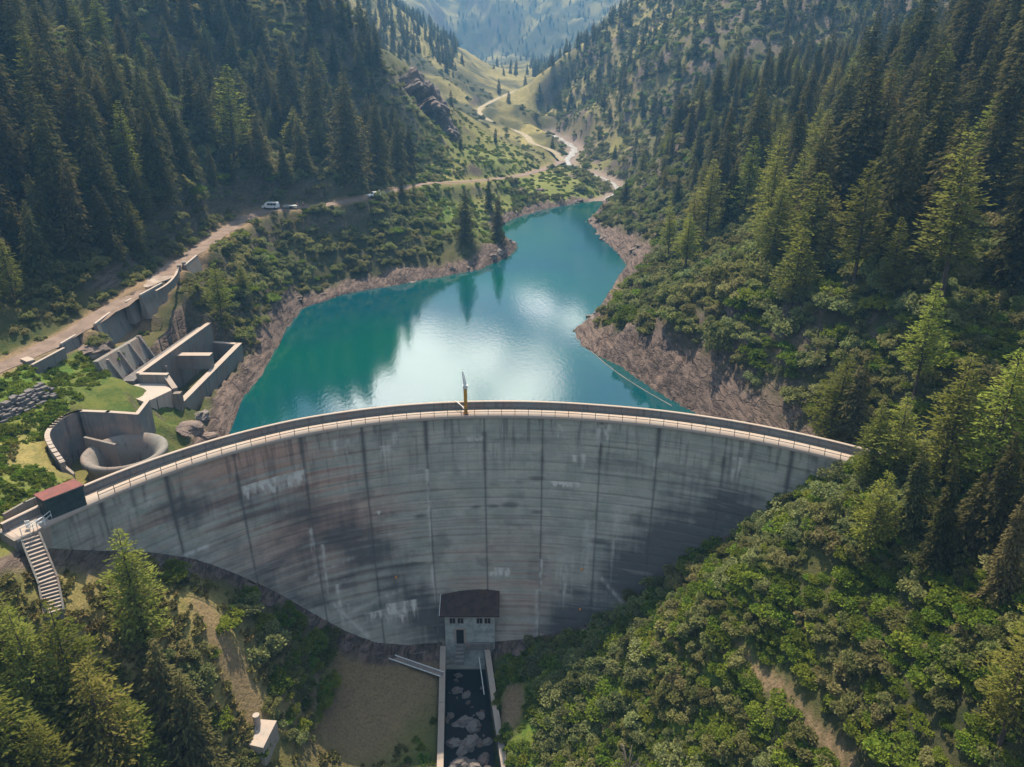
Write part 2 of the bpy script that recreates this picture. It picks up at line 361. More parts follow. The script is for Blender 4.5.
def ground(px, py, t0=40, t1=1500):
    d = ray(px, py); t = np.concatenate([np.arange(t0, 300, .4), np.arange(300, t1, 1.5)])
    p = np.array([0, 0, H])[None]+d[None]*t[:, None]; h = gz(p[:, 0], p[:, 1]); k = np.argmax(p[:, 2] < h)
    if not (p[:, 2] < h).any(): k = -1
    return float(p[k, 0]), float(p[k, 1]), float(h[k])
gy_, gx_ = np.gradient(GZ); sx = gx_/np.gradient(GX, axis=1); sy = gy_/np.gradient(GY, axis=0)
slope = np.sqrt(sx**2+sy**2)
DL, _ = seg_dist(GX, GY, lake, True); _th2, OFF = theta_r(GX, GY)
UP = (OFF > 0)
n1 = fbm(GX/7, GY/7, 5, 4); n2 = fbm(GX/30, GY/30, 6, 4)
rockm = sst(1.05, 1.7, slope+(n1-.5)*1.6)*.9*sst(45, 120, GY+(GX < 0)*40)*(1-.85*((GX > 0) & (GY < 110)))*(1-.75*((GX < 0) & (GY < 112)))*(1-.6*((GX > 0) & (GY > 340)))*(1-.5*((GX < 0) & (GY > 150) & (GY < 330)))
rb = np.where(UP & (GY > 60), 1-sst(5.5, 8.5, DL*np.where(GX > 5, np.where(GY < 210, 1.15, 1.0), np.where(GY < 190, 1.9, 1.4))*np.where(GY > 280, 1.6, 1)+(n1-.5)*7), 0)*(GZ < LZ+11)
rb = np.maximum(rb, inside(GX, GY, lake)*1.0*UP); FT = np.where((~UP) & (np.abs(_th2) < 1.05) & (GZ > -44), OFF+lean(GZ), -99.); rockm = np.maximum(rockm, ((GX > 25) & (GY > 330) & (GY < 900))*sst(.56, .64, fbm(GX/9, GY/6, 66, 4))*.9); rockm = np.maximum(rockm, sst(-3.2, -1.2, FT+(n1-.5)*5)*.95)
rockm = np.maximum(rockm, rb); rockm = rockm*(1-((GX > -72) & (GX < -56) & (GY > 90) & (GY < 112)))
DR, _ = seg_dist(GX, GY, road_s); DT, _ = seg_dist(GX, GY, track_s); DS, _ = seg_dist(GX, GY, stream_s)
dirt = (1-sst(2.5, 4.5, DR+(n1-.5)*2.5))*.9
grav = (1-sst(3.5, 9, DS+(n1-.5)*8))*(DS < 30)
mead = sst(.25, .7, 1-slope)*.0
# lawn-bright places: abutment grass, intake meadow, lake-end meadow, sunny clearings
def blob(px, py, z, r): x, y, _ = at(px, py, z); return np.exp(-((GX-x)**2+(GY-y)**2)/r**2)
green = blob(90, 390, 2, 14)+blob(20, 500, 0, 12)+blob(60, 470, 0, 8)+blob(480, 205, -3, 30)+blob(530, 190, -5, 34)+.9*blob(500, 150, 6, 36)+.8*blob(465, 165, 9, 22)+.8*blob(450, 215, 0, 16)+.45*blob(410, 740, -39, 5)+.8*blob(560, 700, -33, 14)+.8*blob(640, 700, -27, 14)+.7*blob(240, 640, -18, 6)+.6*blob(600, 200, -5, 14)+.7*blob(120, 640, -13, 5)+blob(30, 395, 3, 14)
green = green+((GX > 5) & (GY > 340) & (GY < 750))*.5*sst(.4, .6, n2)
green = np.clip(green*(.45+.8*n1), 0, .9)*np.where((GX > -66) & (GX < -46) & (GY > 90) & (GY < 107), .25, 1)*np.where((GX > -72) & (GX < -50) & (GY > 107) & (GY < 122), .6, 1)
dry = blob(100, 590, -9, 8)+blob(160, 620, -12, 9)+blob(225, 670, -21, 8)+blob(20, 450, 1, 8)+.5*blob(370, 700, -38, 9)+.8*blob(400, 680, -38, 6)+.7*blob(360, 745, -39, 6)+.8*blob(450, 150, 15, 26)+.6*blob(500, 140, 10, 40)+sst(380, 520, GY)*(1-sst(950, 1200, GY))*.8*sst(.36, .6, n2)+sst(1200, 1500, GY)*.7*sst(.55, .68, n2)
dry = dry+((GX > 5) & (GY > 300) & (GY < 800))*.22
dry = np.clip(dry*(.5+1.0*n2), 0, 1)
pth = [ground(*p) for p in path_px]; DP, _ = seg_dist(GX, GY, [(p[0], p[1]) for p in pth])
dirt = np.maximum(dirt, (1-sst(.2, .9, DP+(n1-.5)*1.0))*.9)
l2 = [ground(*p) for p in [(205, 610), (222, 645), (240, 680), (255, 712)]]; D2, _ = seg_dist(GX, GY, [(p[0], p[1]) for p in l2])
dirt = np.maximum(dirt, (1-sst(.4, 2.6, D2+(n1-.5)*3.4))*.7)
dirt = np.maximum(dirt, .8*np.clip(blob(375, 690, -38, 8)+blob(345, 735, -39, 6)+blob(410, 665, -37, 5), 0, 1)*sst(.3, .6, n1)); gx0, gy0, _ = at(512, 715, -39); dirt = np.maximum(dirt, 1-sst(1.2, 2.6, np.hypot(GX-gx0, (GY-gy0)*.45)+(n1-.5)))
V = np.stack([GX, GY, GZ], -1).reshape(-1, 3)

def terrain_mat():
    m, nt, b, _ = newmat('ground_cover'); co = nd(nt, 'ShaderNodeNewGeometry').outputs['Position']
    nb = noise(nt, .06, 5, .6, co); nm = noise(nt, .45, 6, .65, co); nf = noise(nt, 2.6, 5, .7, co); nx = noise(nt, .15, 3, .5, co)
    base = mixc(nt, rng(nt, nm, .35, .65), (.028, .036, .012), (.062, .058, .024))
    base = mixc(nt, rng(nt, nb, .45, .65, 0, .8), base, (.085, .078, .026))
    base = mixc(nt, rng(nt, nf, .52, .75, 0, .6), base, (.022, .028, .01))
    g = mixc(nt, rng(nt, nm, .38, .66), (.075, .14, .018), (.165, .195, .03)); g = mixc(nt, rng(nt, nf, .45, .75, 0, .6), g, (.03, .06, .012))
    base = mixc(nt, att(nt, 'green'), base, g)
    d = mixc(nt, rng(nt, nm, .35, .65), (.32, .255, .09), (.19, .17, .055)); d = mixc(nt, rng(nt, nf, .5, .72, 0, .7), d, (.06, .055, .02))
    base = mixc(nt, att(nt, 'dry'), base, d)
    di = mixc(nt, rng(nt, nf, .35, .7), (.27, .185, .115), (.15, .105, .06)); base = mixc(nt, att(nt, 'dirt'), base, di)
    mp = nd(nt, 'ShaderNodeMapping'); mp.inputs['Rotation'].default_value = (0, .25, math.radians(25)); mp.inputs['Scale'].default_value = (1.5, .2, 1.7); nt.links.new(co, mp.inputs[0])
    st = noise(nt, .8, 7, .68, mp.outputs[0], dist=.3)
    vo = nd(nt, 'ShaderNodeTexVoronoi', feature='DISTANCE_TO_EDGE'); vo.inputs['Scale'].default_value = .42; vmx = nd(nt, 'ShaderNodeVectorMath', operation='ADD'); nt.links.new(mp.outputs[0], vmx.inputs[0]); vsc = nd(nt, 'ShaderNodeVectorMath', operation='SCALE'); nzc = nd(nt, 'ShaderNodeTexNoise'); nzc.inputs['Scale'].default_value = .5; nt.links.new(co, nzc.inputs['Vector']); nt.links.new(nzc.outputs['Color'], vsc.inputs[0]); vsc.inputs['Scale'].default_value = 2.5; nt.links.new(vsc.outputs[0], vmx.inputs[1]); nt.links.new(vmx.outputs[0], vo.inputs['Vector'])
    crack = math_(nt, 'MULTIPLY', rng(nt, vo.outputs['Distance'], .0, .07, 1, 0), rng(nt, nm, .38, .6))
    r = mixc(nt, rng(nt, st, .36, .64), (.06, .045, .04), (.185, .135, .112)); r = mixc(nt, math_(nt, 'MULTIPLY', crack, .75), r, (.035, .026, .024)); r = mixc(nt, rng(nt, nm, .5, .75, 0, .6), r, (.16, .115, .10)); r = mixc(nt, rng(nt, nf, .55, .8, 0, .7), r, (.05, .04, .038))
    base = mixc(nt, att(nt, 'rock'), base, r)
    gr = mixc(nt, rng(nt, nf, .35, .7), (.26, .2, .165), (.15, .115, .095)); base = mixc(nt, att(nt, 'gravel'), base, gr)
    nt.links.new(base, b.inputs['Base Color']); b.inputs['Roughness'].default_value = .95; b.inputs['Specular IOR Level'].default_value = .2
    rk = att(nt, 'rock'); h = math_(nt, 'ADD', nf, math_(nt, 'MULTIPLY', math_(nt, 'SUBTRACT', math_(nt, 'MULTIPLY', st, 1.6), math_(nt, 'MULTIPLY', crack, 1.0)), rk)); bump(nt, b, h, .8, .35); return m
M['ground'] = terrain_mat()
me = npmesh('terrain', V, grid_faces(len(ys), NU), M['ground'], True)
for k, a in (('green', green), ('dry', dry), ('dirt', dirt), ('rock', rockm), ('gravel', grav)): attr(me, k, a)
tag(link('terrain', me), 'steep valley slopes of grass, soil and rock', None, None, 'structure')

# ------------------------------------------------------------------ road, track, stream as draped sheets
def ribbon(name, line, hw, mat, lift, kind='structure', step=1.5, jit=.2):
    P = np.array(line); L = np.r_[0, np.cumsum(np.hypot(*np.diff(P[:, :2], axis=0).T))]; s = np.arange(0, L[-1], step)
    X = np.interp(s, L, P[:, 0]); Y = np.interp(s, L, P[:, 1]); Z = np.interp(s, L, P[:, 2])
    dx = np.gradient(X); dy = np.gradient(Y); l = np.hypot(dx, dy); nx, ny = -dy/l, dx/l; nc = 9; rows = []
    w = hw if hasattr(hw, '__len__') else [hw, hw]; W = np.interp(s, np.linspace(0, L[-1], len(w)), w)
    for k, u in enumerate(np.linspace(-1, 1, nc)):
        ww = W*(1+jit*(vn(s/3, s*0+k//5*9.3, 4)-.5)*2*(abs(u) > .9))
        rows.append(np.stack([X+nx*u*ww, Y+ny*u*ww, Z+lift-.03*abs(u)**2], -1))
    V = np.stack(rows, 1).reshape(-1, 3); me = npmesh(name, V, grid_faces(len(s), nc), mat, True); return tag(link(name, me), kind=kind)
def road_mat():
    m, nt, b, _ = newmat('gravel_road'); co = nd(nt, 'ShaderNodeNewGeometry').outputs['Position']
    nm = noise(nt, .5, 5, .6, co); nf = noise(nt, 4, 4, .7, co)
    k = mixc(nt, rng(nt, nm, .35, .7), (.19, .135, .105), (.115, .08, .062)); k = mixc(nt, rng(nt, nf, .5, .75, 0, .5), k, (.38, .3, .24))
    nt.links.new(k, b.inputs['Base Color']); b.inputs['Roughness'].default_value = .95; bump(nt, b, nf, .4, .05); return m
M['road'] = road_mat(); M['track'] = plain('pale_track', (.32, .26, .17), .95, (.23, .19, .11), .5)
tag(ribbon('gravel_road', road_s, 2.1, M['road'], .05), 'narrow reddish gravel road cut along the left slope')
tag(ribbon('valley_track', track_s, 1.9, M['track'], .05), 'pale track leading up the valley')
def stream_mat():
    m, nt, b, _ = newmat('white_stream'); co = nd(nt, 'ShaderNodeNewGeometry').outputs['Position']
    n = noise(nt, .8, 5, .6, co); k = mixc(nt, rng(nt, n, .4, .6), (.42, .42, .40), (.2, .17, .15))
    nt.links.new(k, b.inputs['Base Color']); b.inputs['Roughness'].default_value = .3; bump(nt, b, n, .5, .1); return m
M['stream'] = stream_mat()
tag(ribbon('stream', stream_s, [1.4, 1.2, 1.0, 1.2, 2.0, 1.8, 1.2], M['stream'], .12, jit=.5), 'white mountain stream running down into the lake', kind='structure')
px0, py0, _ = at(158, 279, 7.5)
m_ = MB(); poly = [(px0+math.cos(a)*3.0*(1+.3*math.sin(3*a)), py0+math.sin(a)*7*(1+.2*math.cos(4*a))) for a in np.linspace(0, 2*math.pi, 26)[:-1]]
m_.prism([(px0+(a-px0)*.72, py0+(b-py0)*.72) for a, b in poly], 7.2, 7.50); tag(m_.build('gravel_layby', plain('layby_gravel', (.33, .27, .23), .95, (.2, .155, .125), .6)), 'pale gravel widening beside the road', kind='structure')

# ------------------------------------------------------------------ lake
def lake_mesh():
    th = np.radians(np.linspace(-49, 46, 60)); arc = [(p[0], p[1]) for p in dpt(th, 0*th, 1.6)]
    poly = np.array(lake[2:-1]); c = np.array([0., 190.])
    ex = []
    n = len(poly)
    for i in range(n):
        a = poly[i-1] if i else poly[0]; b = poly[(i+1) % n] if i < n-1 else poly[i]; t = b-a; t = t/np.hypot(*t)
        ex.append(tuple(poly[i]+np.array([-t[1], t[0]])*5))
    full = arc[::-1]+ex     # right end of the dam -> left end, then round the shore
    return full
import bmesh
bm = bmesh.new(); vs = [bm.verts.new((x, y, LZ)) for x, y in lake_mesh()]; f = bm.faces.new(vs); bmesh.ops.triangulate(bm, faces=[f])
bmesh.ops.recalc_face_normals(bm, faces=bm.faces)
for f in bm.faces:
    if f.normal.z < 0: f.normal_flip()
me = bpy.data.meshes.new('lake_water'); bm.to_mesh(me); bm.free()
def water_mat():
    m, nt, b, out = newmat('lake_water'); co = nd(nt, 'ShaderNodeNewGeometry').outputs['Position']
    nb = noise(nt, .02, 3, .5, co); nr = noise(nt, 1.4, 3, .55, co, (1, .5, 1)); nw = noise(nt, .05, 3, .5, co)
    k = mixc(nt, rng(nt, nb, .35, .65), (.001, .062, .05), (.001, .045, .062))
    nt.links.new(k, b.inputs['Base Color']); b.inputs['Roughness'].default_value = .06; b.inputs['IOR'].default_value = 1.4
    b.inputs['Specular IOR Level'].default_value = .8
    bump(nt, b, math_(nt, 'ADD', nr, nw), .11, .14); return m
M['water'] = water_mat(); me.materials.append(M['water'])
tag(link('lake_water', me), 'turquoise reservoir lake behind the dam', kind='structure')

# ------------------------------------------------------------------ dam
TH0, TH1 = math.radians(-56.5), math.radians(43)
def build_dam():
    root = empty('arch_dam', (float(dpt(np.array(0.), 0.)[0]), float(dpt(np.array(0.), 0.)[1]), -40)); tag(root, 'curved grey concrete arch dam with stained face holding back the turquoise lake', 'dam')
    L = np.array(root.location)
    nu, nv = 800, 270; th = np.linspace(TH0, TH1, nu); zz = np.linspace(-.4, -45, nv)
    T, Z = np.meshgrid(th, zz, indexing='ij'); X = Rth(T)-lean(Z)
    U = np.r_[0, np.cumsum(np.diff(th)*(Rth(th[1:])))][:, None]+0*Z
    lift = 1.5; fr = (Z/lift) % 1.0
    joints = [th_at(px, py) for px, py in [(98, 497), (163, 470), (232, 449), (299, 432), (361, 423), (425, 417), (484, 415), (543, 415), (602, 419), (660, 424), (727, 435), (793, 448)]]
    dj = np.min(np.abs(T[..., None]-np.array(joints))*70, -1)
    rough = (fbm(U/1.3, Z/1.3, 2, 4)-.5)*.10+np.exp(-(np.minimum(fr, 1-fr)*lift/.09)**2)*.05+np.exp(-(dj/.14)**2)*.10
    steps = (vn(U/8.3, np.floor(Z/lift)+.0*U, 9)-.5)*.06
    R = X+rough+steps
    V = np.stack([DC[0]+R*np.sin(T), DC[1]+R*np.cos(T), Z], -1).reshape(-1, 3)-L
    me = npmesh('face', V, grid_faces(nu, nv), None, True)
    # ---- marks on the concrete, each with its own place
    P = proj(DC[0]+R*np.sin(T), DC[1]+R*np.cos(T), Z); 
    un = U-float(np.interp(0, th, U[:, 0])); v = Z
    foot = np.interp(un[:, 0], [-58, -52, -45, -36, -28, -22, -12, 0, 10, 20, 28, 37, 50], [-3, -8, -14, -22, -29, -34, -37, -38, -37, -31, -22, -13, 0])[:, None]+0*Z
    hrel = np.clip((Z-foot)/np.maximum(1, -foot), 0, 1)
    nA = fbm(U/14, Z/9, 12, 5); nB = fbm(U/4, Z/2.2, 13, 5); nS = fbm(U/.55, Z/7, 14, 4); nH = fbm(U/14, Z/.5, 15, 4)
    # damp dark arcs left and right of the centre
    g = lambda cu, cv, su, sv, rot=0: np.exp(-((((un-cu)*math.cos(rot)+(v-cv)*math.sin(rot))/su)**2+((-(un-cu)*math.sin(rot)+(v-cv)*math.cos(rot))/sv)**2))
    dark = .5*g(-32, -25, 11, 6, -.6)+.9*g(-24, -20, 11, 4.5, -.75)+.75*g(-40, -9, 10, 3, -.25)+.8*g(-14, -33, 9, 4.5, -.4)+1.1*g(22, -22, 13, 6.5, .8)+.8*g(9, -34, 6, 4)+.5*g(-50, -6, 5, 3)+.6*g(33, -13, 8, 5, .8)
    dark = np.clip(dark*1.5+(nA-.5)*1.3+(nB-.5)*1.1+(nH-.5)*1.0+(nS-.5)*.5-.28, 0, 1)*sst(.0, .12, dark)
    runs = sst(.54, .74, nS)*sst(-14, -.5, v+3*(nB-.5))*.75
    runs = np.maximum(runs, np.exp(-(dj/.38)**2)*sst(.38, .55, fbm(U*0+joints[0], Z/3+np.round(U/8.)*3.3, 16, 3))*sst(-16, -1, v)*1.3)
    runs = np.maximum(runs, sst(.6, .78, nB)*.45); runs = np.clip(runs+sst(.62, .7, nH)*.35, 0, 1)
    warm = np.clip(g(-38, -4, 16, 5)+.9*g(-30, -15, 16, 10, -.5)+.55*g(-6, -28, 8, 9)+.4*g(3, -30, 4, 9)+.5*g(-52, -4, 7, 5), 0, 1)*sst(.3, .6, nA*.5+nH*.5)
    white = np.zeros_like(U)
    def drip(cu, top, w, h, k=1., slope=0):
        nonlocal white
        vv = v-(top+slope*(un-cu)); m = sst(w/2+.3, w/2-.3, np.abs(un-cu)); n = fbm(U/.35, v*0+top*3, 18, 2)
        white = np.maximum(white, m*(vv < .1)*sst(-h*(.25+1.3*n), -h*(.25+1.3*n)+h*.35, vv)*k*(.55+.6*nB))
    def uof(px, py): q = face_hit(px, py); t_, _ = theta_r(q[0], q[1]); return float(np.interp(t_, th, U[:, 0])-np.interp(0, th, U[:, 0])), float(q[2])
    for px, py, w, h, k in [(273, 478, 9, 2.2, .75), (565, 482, 4.5, .8, .9), (502, 568, 2.6, 1.4, .9), (493, 572, 1.2, .8, .9), (401, 602, 5, 3., .8), (377, 611, 4, 1.4, .6), (385, 446, 1.6, 3, .5), (475, 437, 2.5, .8, .5), (575, 455, .8, 2.5, .8), (583, 455, .8, 2.5, .6), (378, 511, .9, .5, .8), (565, 553, 3, 7, .35), (590, 520, 2, 8, .3), (600, 425, 1, 3, .5), (608, 425, 1, 3, .6), (560, 425, .8, 2.5, .5), (590, 424, .8, 4, .4), (395, 432, .8, 2, .4), (335, 440, .7, 2.5, .5), (347, 440, .7, 2.5, .4), (140, 505, 3, 1, .3), (735, 458, .5, 3.5, .6), (741, 458, .5, 3.5, .6), (618, 505, 1, 12, .28)]:
        a, b_ = uof(px, py); drip(a, b_, w, h, k)
    # calcite down the lower part of the joints
    for px, py, h in [(310, 528, 5), (322, 545, 7), (337, 585, 8), (427, 470, 12), (432, 565, 10), (541, 560, 10), (537, 590, 9), (348, 604, 4)]:
        a, b_ = uof(px, py); drip(a, b_, .45, h, .75)
    line = np.zeros_like(U)
    for (p0, p1, k) in [((310, 578), (352, 558), .35), ((352, 612), (400, 590), .35), ((186, 555), (208, 546), .6), ((600, 577), (625, 606), .4), ((333, 604), (368, 636), .5), ((140, 500), (150, 497), .3)]:
        a = uof(*p0); b_ = uof(*p1); dx, dy = b_[0]-a[0], b_[1]-a[1]; t = np.clip(((un-a[0])*dx+(v-a[1])*dy)/(dx*dx+dy*dy), 0, 1)
        d = np.hypot(un-a[0]-t*dx, v-a[1]-t*dy); line = np.maximum(line, np.exp(-(d/(.2+.25*nB))**2)*k)
    white = np.clip(np.maximum(white, line)*(.45+1.0*sst(.35, .65, fbm(U/.5, Z/1.1, 77, 4)))+sst(.68, .8, nH)*sst(.5, .62, nA)*.25, 0, 1)
    rings = np.zeros_like(U)
    for px, py, r in [(598, 541, .9), (537, 478, .8), (510, 505, .9), (493, 506, .6), (420, 516, .6), (476, 507, .5), (537, 512, .6)]:
        a, b_ = uof(px, py); rings = np.maximum(rings, .6*np.exp(-(((un-a)/r/1.6)**2+((v-b_)/r/.55)**2)**2))
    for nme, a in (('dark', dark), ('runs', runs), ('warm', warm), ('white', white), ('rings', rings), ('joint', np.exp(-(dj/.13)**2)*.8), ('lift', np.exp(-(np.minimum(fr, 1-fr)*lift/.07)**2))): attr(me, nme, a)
    m, nt, b, _ = newmat('dam_concrete'); co = nd(nt, 'ShaderNodeNewGeometry').outputs['Position']
    nm = noise(nt, .3, 6, .6, co); nf = noise(nt, 3, 5, .7, co); nh = noise(nt, 1, 5, .6, co, (.15, .15, 4)); nv_ = noise(nt, 1, 5, .65, co, (2.2, 2.2, .12))
    k = mixc(nt, rng(nt, nm, .35, .68), (.30, .31, .262), (.43, .405, .345)); k = mixc(nt, rng(nt, nh, .45, .7, 0, .32), k, (.18, .18, .165)); k = mixc(nt, rng(nt, nv_, .45, .75, 0, .5), k, (.34, .34, .31))
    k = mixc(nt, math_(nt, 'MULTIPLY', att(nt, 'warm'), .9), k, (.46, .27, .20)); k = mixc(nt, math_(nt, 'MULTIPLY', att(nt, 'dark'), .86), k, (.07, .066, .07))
    k = mixc(nt, math_(nt, 'MULTIPLY', att(nt, 'runs'), .72), k, (.075, .07, .068)); k = mixc(nt, math_(nt, 'MULTIPLY', att(nt, 'lift'), .24), k, (.09, .088, .08))
    k = mixc(nt, att(nt, 'joint'), k, (.09, .085, .08)); k = mixc(nt, rng(nt, nf, .5, .8, 0, .3), k, (.1, .1, .09)); k = mixc(nt, att(nt, 'white'), k, (.6, .57, .52)); k = mixc(nt, att(nt, 'rings'), k, (.05, .04, .038))
    nt.links.new(k, b.inputs['Base Color']); b.inputs['Roughness'].default_value = .85; bump(nt, b, math_(nt, 'ADD', nf, nh), .5, .06)
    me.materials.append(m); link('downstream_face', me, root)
    # body behind the face: crest slab, upstream face, ends
    t2 = np.linspace(TH0, TH1, 240)
    def strip(offs, zs, name, mat, close=False, t=t2):
        rows = [dpt(t, z+0*t, o)-L for o, z in zip(offs, zs)]; 
        if close: rows.append(rows[0])
        V = np.stack(rows, 1).reshape(-1, 3); F = grid_faces(len(t), len(rows))[:, ::-1]; me = npmesh(name, V, F, mat, False)
        return link(name, me, root)
    strip([-.02, -.02, 3.2, 3.2, 3.2], [-.5, -.42, -.42, -20, -45], 'upstream_face', M['conc_dark'])
    strip([-.30, -.34, 2.5, 2.5, -.30], [-.45, .0, .0, -.45, -.45], 'walkway', M['cope'])
    strip([2.5, 2.5, 2.85, 2.85, 2.5], [-.43, .95, .95, -.43, -.43], 'parapet', M['conc'])
    strip([2.42, 2.42, 2.94, 2.94, 2.42], [.95, 1.04, 1.04, .95, .95], 'parapet_coping', M['cope'])
    me_ = MB(); 
    th_h0 = th_at(90, 499)
    def railing(ta, tb, mat, name, offr=-.2, zb=0.):
        mb = MB(); n = max(2, int(abs(tb-ta)*70/2.0)); ts = np.linspace(ta, tb, n+1)
        for t in ts:
            p = dpt(np.array(t), zb, offr)-L; mb.box((p[0], p[1], p[2]+.55), (.07, .07, 1.1), -t)
        for hz, r in ((1.08, .06), (.62, .045)):
            q = [tuple(dpt(np.array(t), zb+hz, offr)-L) for t in np.linspace(ta, tb, n*2+1)]; mb.tube(q, r, 5)
        return mb.build(name, mat, root)
    railing(th_h0+.01, TH1-.01, M['teal'], 'railing')
    railing(TH0+.01, th_h0-.085, M['whitemetal'], 'end_railing')
    # end block at the right bank and left
    for t in (TH1, TH0):
        pa = dpt(np.array(t), 0, -.3)-L; pb = dpt(np.array(t), 0, 3.2)-L; dt_ = .035 if t > 0 else -.004
        pc = dpt(np.array(t+dt_), 0, 3.2)-L; pd = dpt(np.array(t+dt_), 0, -.3)-L
        mb = MB(); mb.prism([pa[:2], pb[:2], pc[:2], pd[:2]], -L[2]-9, -L[2]+.0); mb.build('end_block', M['conc'], root)
    # plinth steps by the foot, left of the house
    for px, py, w in ((398, 650, 3), (415, 647, 3.4), (432, 645, 3)):
        q = face_hit(px, py); t_ = float(theta_r(q[0], q[1])[0]); mb = MB(); mb.box((q[0]-L[0], q[1]-L[1]-.5, q[2]-L[2]-.9), (w, 1.8, 1.6), -t_); mb.build('plinth', M['conc_dark'], root)
    for px, py in ((396, 577), (582, 569), (580, 609)):
        q = face_hit(px, py); t_ = float(theta_r(q[0], q[1])[0]); mb = MB(); mb.box((q[0]-L[0]-.1*math.sin(t_), q[1]-L[1]-.12, q[2]-L[2]), (.3, .25, .3), -t_); mb.build('marker_lamp', M['lamp'], root)
    return root
dam = build_dam()

# ------------------------------------------------------------------ crane post on the crest
def crane():
    t = th_at(466, 415); p = dpt(np.array(t), 0., .45); r = empty('davit_crane', tuple(p), -t); tag(r, 'tall ochre yellow davit post with white pointed arm on the dam crest', 'crane')
    MB().box((0, 0, 2.15), (.5, .5, 4.3)).build('post', M['yellow'], r, .02)
    MB().box((0, 0, .06), (.8, .8, .12)).build('base_plate', M['rust'], r, .02)
    m = MB(); m.box((0, .02, 4.45), (.7, .62, .5)); m.tube([(.0, 0, 4.6), (-.1, .3, 5.4), (-.28, .9, 6.5)], [.3, .24, .12], 6); m.build('arm', M['whitemetal'], r)
    m = MB(); m.tube([(-.2, .3, .9), (-1.5, 2.1, 1.35), (-1.2, 2.3, 1.35)], .06, 5); m.tube([(-.15, .5, .5), (-1.1, 2.0, 1.2)], .05, 5); m.build('winch_strut', M['whitemetal'], r)
crane()

# ------------------------------------------------------------------ valve house at the foot
def house():
    X0, X1 = at(446, 645, -37.2)[0], at(495, 645, -37.2)[0]; F = 98.0; cx = (X0+X1)/2; w = X1-X0; zb = -37.4; ze = -30.5; dp = 4.4
    r = empty('valve_house', (cx, F, zb)); tag(r, 'small pale valve house with brown lean-to roof at the foot of the dam', 'house')
    h = ze-zb; W = MB(); hw = w/2
    W.prism([(-hw, 0), (hw, 0), (hw, dp), (-hw, dp)], -4.5, [h, h, h+1.9, h+1.9]); W.build('wall', M['plaster'], r, .03)
    R = MB(); a = hw+.75; n = 9
    xs = np.linspace(-a, a, n); top = []; 
    for i in range(n-1):
        x0, x1 = xs[i], xs[i+1]; c0, c1 = .35*(1-(x0/a)**2), .35*(1-(x1/a)**2)
        R.prism([(x0, -.7), (x1, -.7), (x1, dp), (x0, dp)], [h-.22, h-.22, h+1.95+c1, h+1.95+c0], [h-.02, h-.02, h+2.15+c1, h+2.15+c0])
    R.build('roof', M['brown'], r)
    g = MB(); g.tube([(x, dp-.25, h+2.25+.35*(1-(x/a)**2)) for x in xs], .09, 6); g.tube([(-a, -.7, h), (-a, dp-.25, h+2.2)], .05, 5); g.build('roof_edge', M['whitemetal'], r)
    for sx_ in (-1, 1):
        for k in (0, 1):
            x = sx_*w*.27+(k-.5)*1.25+.05; f = MB(); y = -.03
            f.box((x, y, h-1.45), (1.05, .1, 1.15)); fr = f.build('window', M['conc_light'], r); MB().box((x, y-.09, h-1.45), (.07, .04, .95)).build('mullion', M['conc_light'], fr)
            MB().box((x, y-.06, h-1.45), (.85, .04, .95)).build('pane', M['black'], fr)
    d = MB(); dx = -w*.2; d.box((dx, -.06, h-4.35), (1.9, .14, 2.9)); dd = d.build('door', M['conc_light'], r)
    MB().box((dx, -.15, h-4.45), (1.15, .06, 2.6)).build('door_opening', M['black'], dd)
    s = MB()
    for i in range(5): s.box((dx, -.55-.5*i, h-6.1-.35*i), (1.3, .5, .35+.7*i*0+.3))
    s.build('door_steps', M['conc_dark'], r)
    MB().box((w*.2, -.25, h-6.3), (w*.55, .5, 1.2)).build('footing', M['conc_dark'], r, .03)
    q = MB(); q.tube([(-a-.35, -.4, h+.1), (-a-.35, .0, -.3)], .06, 6); q.build('downpipe', M['conc_dark'], r)
house()

# ------------------------------------------------------------------ outlet channel
def channel():
    lw = [(-11.0, 98, -37.1), (-10.4, 88, -38.4), (-9.8, 77.5, -39.7), (-9.5, 60, -41), (-9.2, 42, -42)]
    rw = [(-4.0, 98, -37.4), (-2.6, 88, -38.6), (-1.0, 77.5, -39.8), (.4, 60, -41), (1.6, 42, -42)]
    for nm, L_, lab in (('left', lw, 'long concrete channel wall on the meadow side below the valve house'), ('right', rw, 'long concrete channel wall beside the overgrown bank below the valve house')):
        e = empty('channel_wall', L_[0]); o3 = np.array(L_[0]); tag(e, lab, 'wall', 'walls of the outlet channel')
        P = [tuple(np.array(p)-o3) for p in L_]; MB().wall(P, .75, h=6).build('wall_body', M['conc'], e, 0)
        MB().wall([(p[0], p[1], p[2]+.12) for p in P], .9, h=.12).build('coping', M['cope'], e)
    x = MB(); n = 30; vs = []; 
    for i in range(n):
        y = 97.5-i*57/n; xl = np.interp(-y, [-98, -42], [-10.8, -9.2])+.2; xr = np.interp(-y, [-98, -42], [-4.1, 1.6])-.2
        vs += [(xl, y, -41.35), (xr, y, -41.35)]
    x.add(vs, [(2*i, 2*i+1, 2*i+3, 2*i+2) for i in range(n-1)])
    m, nt, b, _ = newmat('dark_pool_water'); b.inputs['Base Color'].default_value = (.012, .014, .016, 1); b.inputs['Roughness'].default_value = .08; b.inputs['IOR'].default_value = 1.33
    tag(x.build('channel_water', m), 'black water standing in the outlet channel', kind='structure')
    r = MB(); r.tube([(-3.9-1.3, 96.5, -37.9), (-3.0-1.2, 90, -39.2)], .07, 6); tag(r.build('handrail', M['whitemetal']), 'thin pale handrail inside the outlet channel by its right wall', 'handrail')
channel()

